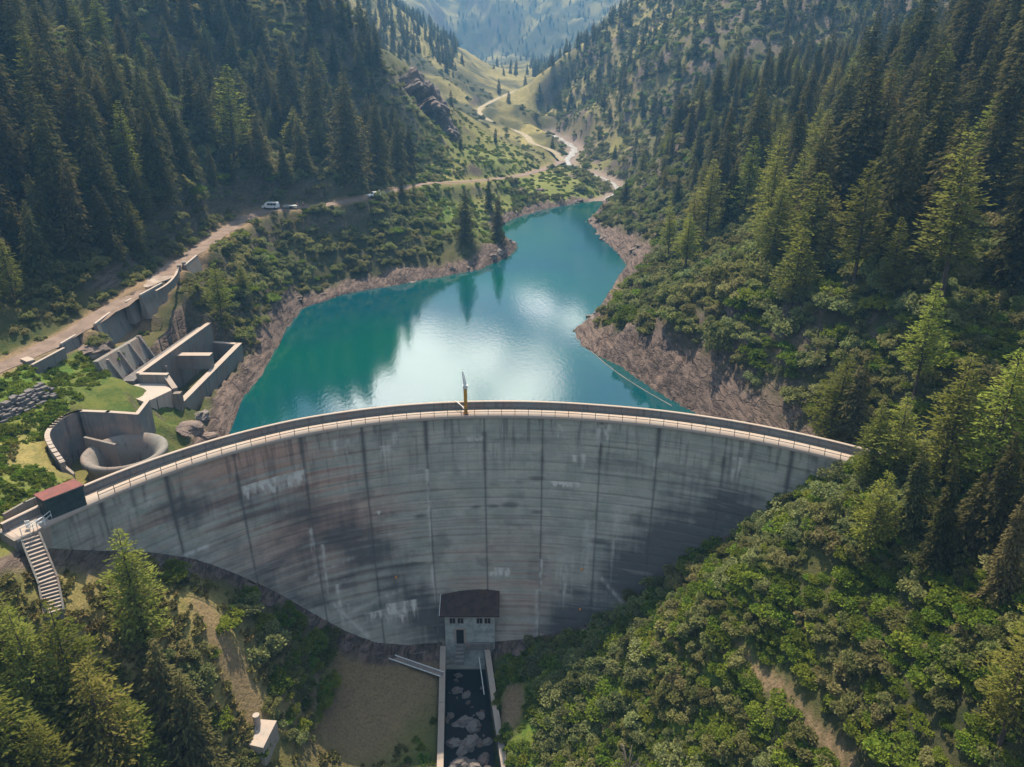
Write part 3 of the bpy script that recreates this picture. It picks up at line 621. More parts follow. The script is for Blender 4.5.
# ------------------------------------------------------------------ rocks
def rock_mesh(name, mat, seed, sub=3, flat=.6, rough=.45):
    bm = bmesh.new(); bmesh.ops.create_icosphere(bm, subdivisions=sub, radius=1)
    rs = np.random.RandomState(seed); pl = rs.normal(size=(9, 3)); pl /= np.linalg.norm(pl, axis=1)[:, None]; dd = rs.uniform(.55, .95, 9)
    for v in bm.verts:
        p = np.array(v.co); 
        for n_, d_ in zip(pl, dd):
            k = p@n_
            if k > d_: p = p-n_*(k-d_)
        s_ = 1+rough*(float(fbm(np.array(p[0]*1.7+seed), np.array(p[1]*1.7+p[2]*2.3), seed, 4 if sub < 5 else 6))-.5)
        v.co = Vector(p*s_*np.array([1, 1, flat]))
    me = bpy.data.meshes.new(name); bm.to_mesh(me); bm.free(); me.materials.append(mat); return me
CLIFF = rock_mesh('cliff_rock', M['rock'], 8, 5, .8, 1.3)
rr0 = random.Random(3)
RM = [rock_mesh('boulder', M['rock'], s, 4, .6, .8) for s in (1, 2, 3)]+[rock_mesh('boulder', M['palerock'], s, 4, .6, 1.0) for s in (5, 6)]
def rock(x, y, s, k, label, group, flat=1, rz=None, dz=-.15, name='boulder'):
    o = link(name, RM[k]); o.location = (x, y, float(gz(x, y))+s*dz); o.scale = (s, s*random.uniform(.6, .9), s*flat*random.uniform(.7, 1.1)); o.rotation_euler = (random.uniform(-.2, .2), random.uniform(-.2, .2), rz if rz is not None else random.uniform(0, 6)); tag(o, label, 'boulder', group); return o
for px, py, s in ((457, 690, .9), (466, 694, .8), (463, 722, 1.5), (474, 726, 1.4), (468, 745, 1.9), (455, 742, 1.2), (480, 715, .8), (462, 765, 1.9), (476, 770, 1.4), (450, 715, .7), (487, 742, .8), (458, 675, .7), (483, 760, .8)):
    x, y, _ = at(px, py, -41.2); o = rock(x, y, s, 3+random.randint(0, 1), 'pale boulder lying in the black water of the outlet channel', 'boulders in the outlet channel'); o.location.z = -41.3
for i in range(70):
    y_ = 95-44*(i/70)**.8; x_ = np.interp(-y_, [-98, -42], [-10.2, -8.6])+rr0.random()*np.interp(-y_, [-98, -42], [5.6, 9.2]); o = rock(float(x_), float(y_), .25+.75*rr0.random()**2, rr0.choice([0, 1, 2, 2, 4]), 'dark wet stone in the rubble of the outlet channel', 'wet stones in the outlet channel'); o.location.z = -41.35
for i in range(60):   # drawdown-shore boulders
    k = random.randint(3, len(shore)-3); a = np.array(shore[k]); b = np.array(shore[k+1 if k+1 < len(shore) else k]); t = random.random(); p = a+(b-a)*t+np.random.RandomState(i).normal(size=2)*2.2
    if float(gz(*p)) < LZ-.6: continue
    rt = p[0] > 5
    rock(p[0], p[1], random.uniform(.5, 1.7)*(1.3 if rt else 1), random.randint(0, 4), 'brown boulder on the bare %s shore of the lake' % ('right' if rt else 'left'), 'boulders on the %s lake shore' % ('right' if rt else 'left'))
for px, py, s, lab in ((385, 205, 1.2, 'rounded rock by the bend of the gravel road'), (590, 197, 2.0, 'dark rock where the stream enters the lake'), (538, 190, 2.8, 'large grey rock on the meadow above the lake end'), (520, 193, 3.0, 'broad grey rock lying left on the meadow above the lake'), (500, 252, 1.6, 'dark rock off the point of the left shore'), (830-172, 12, 3.0, 'dark outcrop high on the right slope'), (200, 415, 2.2, 'flat dark rock below the intake basin'), (188, 428, 2.6, 'slanting brown rock slab behind the left dam crest'), (205, 438, 2., 'pale brown rock at the waterline behind the left dam crest'), (75, 338, 0, '')):
    if s: x, y, _ = ground(px, py); rock(x, y, s, random.randint(0, 4), lab, None)
x, y, _ = ground(98, 350); o = rock(x, y, 4.0, 0, 'big dark rock outcrop on the grass below the road wall', None, 1.2)
for i, (px, py) in enumerate([(150, 556), (185, 560), (212, 568), (243, 580), (262, 590), (283, 599), (305, 608), (322, 620), (341, 630), (360, 642), (376, 651), (520, 646), (545, 645), (590, 632), (622, 617), (650, 600), (676, 578)]):
    q = face_hit(px, py-4); t_ = float(theta_r(q[0], q[1])[0]); k = 1.6+random.random(); p = (q[0]-math.sin(t_)*k, q[1]-math.cos(t_)*k); rock(p[0], p[1], random.uniform(.8, 1.6), random.randint(0, 2), 'dark rock block lying against the dam foot %s' % ('on the left' if px < 450 else 'on the right'), 'rock blocks along the dam foot %s' % ('left' if px < 450 else 'right'))
# rock nose on the left
for px, py, F, s, lab in ((428, 104, 378, 10, 'bare grey cliff at the end of the left ridge'), (444, 130, 372, 7, 'dark lower cliff of the left ridge above the meadow'), (414, 84, 368, 7, 'small rock head on top of the left ridge')):
    p = atF(px, py, F); o = link('cliff_rock', CLIFF); o.location = p; o.scale = (s*.8, s*1.3, s*1.2); o.rotation_euler = (0, .4, .5); tag(o, lab, 'cliff')

# ------------------------------------------------------------------ railings, hut, platform, stairs on the left bank
def left_end():
    t0 = th_at(90, 499); t1 = t0-.086; tm = (t0+t1)/2; pm = dpt(np.array(tm), 0., 1.3); wd = 70*(t0-t1)*.72
    r = empty('gatekeeper_hut', tuple(pm), -tm); tag(r, 'dark green boarded hut with red roof on the left end of the dam crest', 'hut')
    b = MB()
    for i in range(7): b.box((0, 0, .17+.345*i), (wd-.02*(i % 2), 2.5-.04*(i % 2), .32))
    b.build('wall', M['hutgreen'], r)
    a = wd/2+.15; R = MB(); R.prism([(-a, -1.35), (a, -1.35), (a, 1.35), (-a, 1.35)], [2.66, 2.66, 2.5, 2.5], [2.74, 2.74, 2.58, 2.58]); R.build('roof', M['red'], r, .02)
    MB().box((0, -1.38, 2.58), (2*a, .05, .2)).build('fascia', M['hutgreen'], r)
    MB().box((-wd/2-.03, -.2, 1.05), (.06, 1., 2.)).build('door', M['teal'], r, .01)
    # platform at the end of the crest
    pz = 0.0; pa = [at(*p, pz)[:2] for p in ((12, 519), (40, 506), (52, 520), (37, 531), (19, 537), (5, 527))]
    P = empty('stair_platform', (pa[4][0], pa[4][1], pz)); tag(P, 'pale concrete landing between the dam crest and the two stairways', 'platform'); L = np.array(P.location)
    MB().prism([(q[0]-L[0], q[1]-L[1]) for q in pa], -3, .03).build('slab', M['cope'], P, .02)
    w = MB(); pts = [(at(a_, b_, 1.)[0]-L[0], at(a_, b_, 1.)[1]-L[1], 1.) for a_, b_ in ((3, 514), (24, 502), (47, 492))]; w.wall(pts, .3, h=1.6); w.build('parapet', M['conc'], P)
    # stairs down
    def flight(p0, p1, z0, z1, n, w, name, label, ang=0):
        a = np.array(at(*p0, z0)); b = np.array(at(*p1, z1)); d = (b-a)[:2]; Ld = np.hypot(*d); rz = math.atan2(d[1], d[0])
        e = empty(name, tuple(a), rz); tag(e, label, 'stairs', 'stairways at the left dam end'); run = Ld/n; rise = (z0-z1)/n
        for i in range(n):
            MB().box((run*(i+.5), 0, -rise*(i+1)-.02), (run*.62, w, .12)).build('step', M['cope'], e)
        s = MB(); 
        s.prism([(0, -w/2+.05), (Ld, -w/2+.05), (Ld, w/2-.05), (0, w/2-.05)], [-1.6, -(z0-z1)-1.6]*1+[-(z0-z1)-1.6, -1.6], [-.28, -(z0-z1)-.28, -(z0-z1)-.28, -.28]); s.build('flight_slab', M['conc_dark'], e)
        for sd in (-1, 1):
            k = MB(); k.wall([(0, sd*(w/2+.1), .02), (Ld, sd*(w/2+.1), -(z0-z1)+.02)], .2, h=.5); k.build('stringer', M['conc'], e)
        return b
    b = flight((30, 535), (48, 580), 0, -3.4, 12, 1.65, 'stairway', 'upper flight of pale concrete steps leading down from the landing')
    flight((48, 580), (54, 612), -3.4, -5.6, 9, 1.65, 'stairway', 'lower flight of pale concrete steps curving into the trees')
    flight((15, 531), (-2, 517), 0, -.9, 5, 1.8, 'stairway', 'short flight of steps leaving the landing on its far left')
    f = empty('landing_railing', at(38, 531, 0)); L = np.array(f.location); tag(f, 'white tubular railing round the corner of the landing by the stairs', 'railing')
    g = MB(); q = [np.array(at(a_, b_, 0))-L for a_, b_ in ((31, 535), (38, 530), (45, 525), (52, 519))]
    for p in q: g.tube([p, p+np.array([0, 0, 1.1])], .045, 6)
    for hz in (1.1, .6): g.tube([p+np.array([0, 0, hz]) for p in q], .04, 6)
    g.build('rails', M['whitemetal'], f)
    MB().box((at(29, 529, 0)[0]-L[0], at(29, 529, 0)[1]-L[1], .65), (.5, .08, .9), .3).build('notice_board', M['whitemetal'], f)
left_end()

# ------------------------------------------------------------------ spillway funnel and its basin wall
bx, by = -55.3, 98.8
def spill():
    r = empty('bellmouth_spillway', (bx, by, -5.6)); tag(r, 'round concrete funnel spillway with rounded lip behind the left dam end', 'spillway')
    m = MB(); prof = [(5.0, -1), (5.15, 1.6), (5.6, 2.5), (5.75, 2.95), (5.7, 3.25), (5.45, 3.42), (5.1, 3.4), (4.5, 3.05), (3.9, 2.2), (3.5, .9), (3.25, -1.), (3.1, -4.)]
    m.lathe((0, 0, 0), prof, 64); m.build('funnel', M['conc'], r, smooth=True)
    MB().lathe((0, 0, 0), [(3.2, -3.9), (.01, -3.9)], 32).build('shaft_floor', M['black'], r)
    p = MB(); a = math.radians(165); dx, dy = math.cos(a), math.sin(a)
    p.wall([(dx*6.6, dy*6.6, 4.6), (dx*1.4, dy*1.4, 4.1)], .4, h=5.5); p.build('guide_pier', M['conc'], r)
    w = empty('basin_wall', (-62, 93, -6)); L = np.array(w.location); tag(w, 'high curved concrete wall around the funnel spillway', 'wall')
    pts = [at(74, 474, -2.6), at(62, 462, -.6), at(50, 445, .8), at(46, 434, 1), at(54, 424, 1), at(66, 415, 1), at(80, 411, 1), at(108, 412, 1), at(137, 414, 1), at(148, 400, .6)]
    pts = [pts[0]]+smooth_line(pts[1:7], 2)+pts[7:]
    # leaning inner skin in two lifts
    W = MB(); W.wall([tuple(np.array(p)-L) for p in pts], .55, zb=-1.5); W.build('wall_body', M['conc_dark'], w)
    K = MB(); K.wall([(p[0]-L[0], p[1]-L[1], p[2]-L[2]+.1) for p in pts], .65, h=.1); K.build('coping', M['cope'], w)
    B = MB()
    for i in range(3, len(pts)-2, 2):
        p = np.array(pts[i]); d = np.array([bx, by])-p[:2]; d /= np.hypot(*d); B.box((p[0]+d[0]*.35-L[0], p[1]+d[1]*.35-L[1], -1.2), (.25, .5, 5.), math.atan2(d[1], d[0])+math.pi/2)
    B.build('pilaster', M['conc_dark'], w)
spill()

# ------------------------------------------------------------------ intake structure
def intake():
    r = empty('intake_basin', (-58, 120, -8)); L = np.array(r.location); tag(r, 'open rectangular concrete intake basin with cross beam at the lake edge', 'intake')
    def W(name, pts, th, h, mat='conc', cop=True):
        P = [tuple(np.array(p)-L) for p in pts]; m = MB(); m.wall(P, th, h=h); m.build(name, M[mat], r)
        if cop: MB().wall([(p[0], p[1], p[2]+.1) for p in P], th+.12, h=.1).build('coping', M['cope'], r)
    W('inner_wall', [(-63.2, 122, 0), (-60.8, 149, 0)], .8, 10)
    W('outer_wall', [(-55.6, 118.2, -4), (-55.0, 148, -4)], 1.0, 9)
    W('end_wall', [(-60.6, 148.6, -4.0), (-55.4, 147.6, -4.0)], .8, 9)
    W('front_wall', [(-62.8, 121.9, 0.02), (-58.4, 121.7, .02), (-56.2, 119.4, -1.6)], .8, 9)
    W('cross_beam', [(-61.8, 134.8, -1.4), (-55.6, 134.8, -1.4)], 1.5, 2.6)
    p = MB(); p.box((-55.6-L[0], 118.7-L[1], -6.5-L[2]), (1.2, 1.1, 9.0)); p.build('corner_pier', M['conc'], r)
    p = MB(); p.prism([(-65.2-L[0], 118-L[1]), (-58.6-L[0], 113.6-L[1]), (-56.4-L[0], 118.6-L[1]), (-58.4-L[0], 121.2-L[1]), (-63.2-L[0], 121.4-L[1])], -2, -1.5-L[2]); p.build('deck', M['conc_light'], r, .03)
    for k in range(4):
        a = (-63.0+.6*k*.5+.15, 124+k*5.4); q = MB(); q.box((a[0]+.65-L[0], a[1]-L[1], -6.-L[2]), (.5, .45, 9)); q.build('rib', M['conc_dark'], r)
    q = MB(); q.box((-58-L[0], 134-L[1], -9.4-L[2]), (5.2, 30, .6)); q.build('floor', M['conc_dark'], r)
    q = MB(); q.box((-57.8-L[0], 115.8-L[1], -3.6-L[2]), (.15, .5, 3.4), .4); q.build('slot', M['black'], r)
    q = MB(); q.prism([(-66-L[0], 121-L[1]), (-63.7-L[0], 121-L[1]), (-61.3-L[0], 149-L[1]), (-63.2-L[0], 149-L[1])], 4, -.9-L[2]); q.build('side_ledge', M['stone'], r)
    # buttressed wall
    e = empty('buttressed_wall', (-66.2, 127, -1)); L2 = np.array(e.location); tag(e, 'leaning concrete retaining wall with four buttresses above the intake basin', 'wall')
    m = MB(); y0, y1 = 119.5, 134.5
    m.add([(x-L2[0], y-L2[1], z-L2[2]) for x, y, z in [(-66, y0, -2), (-66, y1, -2), (-67.6, y1, 2.4), (-68.2, y0, 3.2), (-67.2, y0, -2), (-67.2, y1, -2), (-68.4, y1, 2.4), (-69, y0, 3.2)]], [(0, 1, 2, 3), (4, 7, 6, 5), (3, 2, 6, 7), (0, 3, 7, 4), (1, 5, 6, 2), (0, 4, 5, 1)]); m.build('wall_body', M['conc'], e)
    for k in range(4):
        y = 121.8+k*3.9; b = MB(); x0 = -66; b.add([(a_[0]-L2[0], a_[1]-L2[1], a_[2]-L2[2]) for a_ in [(x0+.9, y-.2, -2), (x0+.9, y+.2, -2), (x0-.6, y+.2, -2), (x0-.6, y-.2, -2), (x0-1.5, y-.2, 2.7), (x0-1.5, y+.2, 2.7), (x0-2.1, y+.2, 2.7), (x0-2.1, y-.2, 2.7)]], [(0, 1, 5, 4), (1, 2, 6, 5), (2, 3, 7, 6), (3, 0, 4, 7), (4, 5, 6, 7)]); b.build('buttress', M['conc_dark'], e)
intake()

# ------------------------------------------------------------------ road retaining walls
for a, b, h, z, lab in RW:
    A = np.array(at(*a, z)); B = np.array(at(*b, z)); e = empty('road_wall', tuple(A)); tag(e, lab, 'wall', 'retaining walls along the gravel road'); D = B-A; nrm = np.array([D[1], -D[0]])/np.hypot(D[0], D[1]); n = 6; m = MB()
    for i in range(n):
        t0, t1 = i/n, (i+1)/n; h0 = h*(.75+.35*math.sin(2.3*i+h)); p0, p1 = D*t0, D*t1
        v = [(*(p0[:2]-nrm*.5), 0), (*(p1[:2]-nrm*.5), 0), (*(p1[:2]+nrm*.0), 0), (*(p0[:2]+nrm*.0), 0)]
        lo = [(*(p0[:2]-nrm*.5), -h-1), (*(p1[:2]-nrm*.5), -h-1), (*(p1[:2]+nrm*h*.28), -h-1), (*(p0[:2]+nrm*h*.28), -h-1)]
        m.add(lo+v, [(3, 2, 1, 0), (4, 5, 6, 7), (0, 1, 5, 4), (1, 2, 6, 5), (2, 3, 7, 6), (3, 0, 4, 7)])
    m.build('wall_body', M['conc'], e); MB().wall([(0-nrm[0]*.2, 0-nrm[1]*.2, .3), (D[0]-nrm[0]*.2, D[1]-nrm[1]*.2, .3)], .4, h=.3).build('kerb', M['conc_light'], e)
def parapet_wall(pts, h, th, lab, name='parapet_wall', mat='conc'):
    A = np.array(pts[0]); e = empty(name, tuple(A)); tag(e, lab, 'wall'); P = [tuple(np.array(p)-A) for p in pts]
    MB().wall(P, th, h=h).build('wall_body', M[mat], e); MB().wall([(p[0], p[1], p[2]+.1) for p in P], th+.1, h=.1).build('coping', M['cope'], e)
parapet_wall([at(32, 365, 4.2), at(64, 348, 4.8)], 2.4, .4, 'low grey guard wall on the grass slope below the road')
parapet_wall([at(24, 358, 4.6), at(31, 361, 4.6)], 2.2, 1.2, 'squat concrete block at the end of the guard wall')
parapet_wall(smooth_line([at(156, 291, 8.2), at(168, 284, 8.3), at(176, 275, 8.4), at(178, 268, 8.4)], 2), 1.6, .35, 'curved low parapet at the gravel widening of the road')
for i, (a, b) in enumerate((((179, 267), (181, 277)), ((184, 264), (186, 274)))):
    p = at(*a, 8.2); e = MB().box((0, 0, -1), (.8, 1.1, 3.), .4).build('concrete_pillar', M['conc'], None, .04); e.location = p; tag(e, ['pale concrete pillar ending the curved road parapet', 'second pale pillar beside the leaning road wall'][i], 'pillar')
# dry stone wall
def stone_wall():
    a = np.array(ground(-12, 428)); b = np.array(ground(56, 396)); e = empty('dry_stone_wall', tuple(a)); tag(e, 'tumbledown dark dry stone wall across the grass on the left bank', 'wall'); m = MB(); rs = np.random.RandomState(4); d = b-a; L = np.hypot(d[0], d[1]); rz = math.atan2(d[1], d[0])
    for lev in range(6):
        s = 0
        while s < L:
            w = rs.uniform(.4, 1.1); p = d*(s/L); q = a+p; zz = float(gz(q[0], q[1]))-a[2]
            m.box((p[0]+rs.uniform(-.3, .3)+.35*lev*math.sin(rz)*-1, p[1]+rs.uniform(-.3, .3)+.35*lev*math.cos(rz), zz+.1+lev*.34+rs.uniform(-.12, .12)), (w, rs.uniform(.6, 1.1), rs.uniform(.25, .5)), rz+rs.uniform(-.4, .4)); s += w+.03
    m.build('stones', M['stone'], e, .06)
stone_wall()
def concrete_box():
    x, y, z = ground(258, 742); e = empty('well_house', (x, y, z), -.1); tag(e, 'squat concrete chamber with a round vent pipe on the lower left slope', 'chamber')
    b = MB(); b.prism([(-2.2, -1.4), (1.6, -1.9), (1.9, 1.9), (-1.3, 1.9)], -3, [1.0, .9, 1.4, 1.4]); b.build('body', M['conc_light'], e, .04)
    b = MB(); b.lathe((-.35, 1.2, 1.2), [(.01, 1.6), (.42, 1.6), (.42, -.2)], 20); b.build('vent_pipe', M['conc_light'], e)
    b = MB(); b.tube([(-2.5, -.9, .9), (-.9, 2., 1.7)], .22, 8); b.build('side_pipe', M['conc_light'], e)
concrete_box()
def pole(a, b, z0, z1, r, name, lab, n=2, gap=.6, mat='whitemetal', sag=0):
    A = np.array(at(*a, z0)); B = np.array(at(*b, z1)); e = empty(name, tuple(A)); tag(e, lab, 'pipe' if n == 1 else 'footbridge'); D = B-A; nr = np.array([D[1], -D[0], 0])/np.hypot(D[0], D[1])
    for k in range(n): MB().tube([nr*gap*k, D+nr*gap*k], r, 6).build('rail' if n > 1 else 'tube', M[mat], e)
    if n > 1: MB().wall([tuple(nr*gap/2+[0, 0, -.1]), tuple(D+nr*gap/2+[0, 0, -.1])], gap, h=.1).build('deck', M['conc_dark'], e)
    return e
pole((386, 652), (444, 672), -36.6, -37.5, .09, 'footbridge', 'narrow pale railed footbridge from the dam foot to the channel wall', 2, 1.)
pole((342, 766), (359, 737), -39.4, -39., .16, 'old_pipe', 'pale straight pipe lying on the dark meadow below the dam', 1)
e = MB(); pts = [at(575, 338, LZ+.02), at(590, 350, LZ), at(610, 368, LZ), at(640, 388, LZ), at(672, 406, LZ)]
e.tube(smooth_line(pts, 2), .09, 6); tag(e.build('floating_boom', M['conc_dark']), 'thin floating boom line on the water along the right shore', 'boom')

# ------------------------------------------------------------------ vehicles and people on the road
def car(px, py, z, rz, label, paint, kind, L=4.7, Wd=1.85, Hh=1.95):
    x, y, _ = at(px, py, z); x = float(x); e = empty('parked_car' if kind != 'trailer' else 'flat_trailer', (x, y, z+.02), rz); tag(e, label, 'car' if kind != 'trailer' else 'trailer', 'vehicles parked on the gravel road' if kind != 'trailer' else None)
    h = Wd/2; xs_side = {'van': [(-L/2, .45), (-L/2, 1.1), (-L/2+.15, Hh-.08), (-L/2+.4, Hh), (L*.16, Hh), (L*.24, Hh-.06), (L*.36, 1.22), (L/2-.15, 1.02), (L/2, .85), (L/2, .42)], 'hatch': [(-L/2, .4), (-L/2, .95), (-L/2+.35, 1.4), (-L/2+.8, 1.5), (L*.05, 1.5), (L*.22, .98), (L/2-.2, .85), (L/2, .65), (L/2, .38)], 'trailer': [(-L/2, .5), (-L/2, .95), (L/2, .95), (L/2, .5)]}[kind]
    b = bmesh.new(); n = len(xs_side); rows = []
    for w, sc in ((-h, 0), (-h*.98, 1), (h*.98, 1), (h, 0)):
        rows.append([b.verts.new((p[0], w*(.86 if (p[1] > 1.25 and kind != 'trailer') else 1), p[1])) for p in xs_side])
    for r0, r1 in ((rows[1], rows[2]),):
        for i in range(n): b.faces.new((r0[i], r0[(i+1) % n], r1[(i+1) % n], r1[i]))
        b.faces.new(r0[::-1]); b.faces.new(r1)
    for v_ in rows[0]+rows[3]: b.verts.remove(v_)
    bmesh.ops.recalc_face_normals(b, faces=b.faces); m = bpy.data.meshes.new('body'); b.to_mesh(m); b.free(); m.materials.append(paint); o = link('body', m, e); mo = o.modifiers.new('b', 'BEVEL'); mo.width = .07; mo.segments = 2
    if kind != 'trailer':
        zt = Hh-.2 if kind == 'van' else 1.38; zl = 1.2 if kind == 'van' else 1.0; xa, xb = (-L/2+.35, L*.14) if kind == 'van' else (-L/2+.7, L*.02)
        for s in (-1, 1):
            nwin = 3 if kind == 'van' else 2
            for k in range(nwin):
                u0 = xa+(xb-xa)*k/nwin+.06; u1 = xa+(xb-xa)*(k+1)/nwin-.04; g = MB(); yb = s*h*.93
                g.add([(u0, s*(h+.005), zl), (u1, s*(h+.005), zl), (u1, s*(h*.86+.02), zt), (u0, s*(h*.86+.02), zt)], [(0, 1, 2, 3)]); g.build('side_window', M['glass'], e)
        fx = (L*.36, L*.24, 1.24, Hh-.1) if kind == 'van' else (L*.215, L*.06, 1.0, 1.46)
        g = MB(); g.add([(fx[0]+.03, -h*.82, fx[2]), (fx[0]+.03, h*.82, fx[2]), (fx[1]+.05, h*.75, fx[3]), (fx[1]+.05, -h*.75, fx[3])], [(0, 1, 2, 3)]); g.build('windscreen', M['glass'], e)
        for s in (-1, 1): MB().box((L/2+.0, s*h*.7, .75), (.06, .35, .18)).build('headlight', M['whitemetal'], e)
    for u in ((-L*.31, L*.31) if kind != 'trailer' else (-.2,)):
        for s in (-1, 1):
            w = MB(); c = Vector((u, s*(h-.1), .34)); w.tube([c-Vector((0, .11, 0)), c+Vector((0, .11, 0))], .34, 16); w.build('wheel', M['tyre'], e)
    if kind == 'trailer': MB().tube([(L/2, 0, .55), (L/2+1.1, 0, .5)], .06, 6).build('drawbar', M['tyre'], e)
car(271, 209, 9, math.radians(173), 'white boxy off-road van parked at the bend of the road', M['vanwhite'], 'van')
car(291, 208.5, 9, math.radians(176), 'low silver trailer behind the white van', M['silver'], 'trailer', 4.2, 1.8, 1)
car(374, 197, 9.5, math.radians(215), 'white hatchback parked farther up the road', M['vanwhite'], 'hatch', 4.1, 1.75)
def person(px, py, z, top, legs, label):
    x, y, _ = at(px, py, z); me = bpy.data.meshes.new('person')
    J = [(0, 0, .95), (0, 0, 1.15), (0, 0, 1.38), (0, 0, 1.5), (0, 0, 1.6), (0, 0, 1.72), (.1, 0, .9), (.11, .02, .5), (.11, 0, .08), (.11, -.14, .04), (-.1, 0, .9), (-.12, -.03, .5), (-.12, 0, .08), (-.12, -.14, .04), (.2, 0, 1.4), (.27, .02, 1.12), (.26, -.08, .88), (-.2, 0, 1.4), (-.27, .02, 1.12), (-.26, -.08, .88)]
    E = [(0, 1), (1, 2), (2, 3), (3, 4), (4, 5), (0, 6), (6, 7), (7, 8), (8, 9), (0, 10), (10, 11), (11, 12), (12, 13), (2, 14), (14, 15), (15, 16), (2, 17), (17, 18), (18, 19)]
    R = [.15, .14, .16, .06, .1, .09, .09, .065, .045, .04, .09, .065, .045, .04, .06, .045, .035, .06, .045, .035]
    me.from_pydata(J, E, []); o = link('person', me); o.location = (x, y, z); o.modifiers.new('skin', 'SKIN'); o.modifiers.new('sub', 'SUBSURF').levels = 1
    for sv, r in zip(me.skin_vertices[0].data, R): sv.radius = (r, r*.8)
    me.skin_vertices[0].data[0].use_root = True
    m, nt, b, _ = newmat('clothed_figure'); tc = nd(nt, 'ShaderNodeTexCoord'); sp = nd(nt, 'ShaderNodeSeparateXYZ'); nt.links.new(tc.outputs['Object'], sp.inputs[0])
    k = mixc(nt, rng(nt, sp.outputs[2], .93, .95), legs, top); k = mixc(nt, rng(nt, sp.outputs[2], 1.5, 1.52), k, (.4, .25, .18)); nt.links.new(k, b.inputs['Base Color']); me.materials.append(m)
    tag(o, label, 'person'); return o
person(297.5, 208.5, 9, (.3, .05, .04), (.05, .04, .04), 'person in a dark red top standing just behind the silver trailer')
person(303.5, 207.5, 9, (.35, .3, .3), (.25, .04, .03), 'person in pale top and red trousers, farther from the trailer')
person(379.5, 194.5, 9.5, (.7, .7, .7), (.3, .32, .35), 'person in white standing beside the white hatchback')

# ------------------------------------------------------------------ vegetation: meshes
def leaf_mat(name, c1, c2, c3, trans=.35, hue=.03, val=.35):
    m, nt, b, out = newmat(name); oi = nd(nt, 'ShaderNodeObjectInfo'); tc = nd(nt, 'ShaderNodeTexCoord').outputs['Object']
    n = noise(nt, .55, 3, .6, tc); n2 = noise(nt, 3.2, 2, .6, tc); k = mixc(nt, rng(nt, n, .35, .65), c1, c2); k = mixc(nt, rng(nt, n2, .5, .7, 0, .55), k, tuple(min(1, q*1.9) for q in c2)); k = mixc(nt, rng(nt, n2, .3, .45, .5, 0), k, tuple(q*.5 for q in c1))
    rr = math_(nt, 'FRACT', math_(nt, 'MULTIPLY', oi.outputs['Random'], 7.13)); k = mixc(nt, math_(nt, 'MULTIPLY', rr, .65), k, c3)
    hs = nd(nt, 'ShaderNodeHueSaturation'); nt.links.new(k, hs.inputs['Color']); nt.links.new(math_(nt, 'ADD', math_(nt, 'MULTIPLY', oi.outputs['Random'], val*2), 1-val), hs.inputs['Value'])
    nt.links.new(math_(nt, 'ADD', math_(nt, 'MULTIPLY', math_(nt, 'FRACT', math_(nt, 'MULTIPLY', oi.outputs['Random'], 3.7)), hue*2), .5-hue), hs.inputs['Hue'])
    d = nd(nt, 'ShaderNodeBsdfDiffuse'); t = nd(nt, 'ShaderNodeBsdfTranslucent'); mx = nd(nt, 'ShaderNodeMixShader'); mx.inputs[0].default_value = trans
    nt.links.new(hs.outputs[0], d.inputs[0]); nt.links.new(hs.outputs[0], t.inputs[0]); nt.links.new(d.outputs[0], mx.inputs[1]); nt.links.new(t.outputs[0], mx.inputs[2]); nt.links.new(mx.outputs[0], out.inputs[0]); return m
M['spruce'] = leaf_mat('spruce_needles', (.055, .066, .024), (.10, .10, .034), (.135, .11, .05), .36, .012)
M['larch'] = leaf_mat('larch_needles', (.13, .18, .03), (.21, .24, .045), (.24, .20, .06), .5, .012)
M['alder'] = leaf_mat('alder_leaves', (.12, .15, .042), (.20, .21, .07), (.25, .22, .10), .45, .018)
M['fern'] = leaf_mat('fern_leaves', (.07, .14, .018), (.13, .185, .025), (.19, .19, .03), .4, .015)
M['willow'] = leaf_mat('grey_willow_leaves', (.145, .18, .07), (.20, .23, .09), (.20, .20, .08), .4, .012)
M['bark'] = plain('tree_bark', (.085, .06, .045), .95, (.04, .03, .025), 3, bmp=.8, bd=.05)
M['deadwood'] = plain('grey_dead_wood', (.24, .2, .15), .95, (.13, .11, .09), 3)

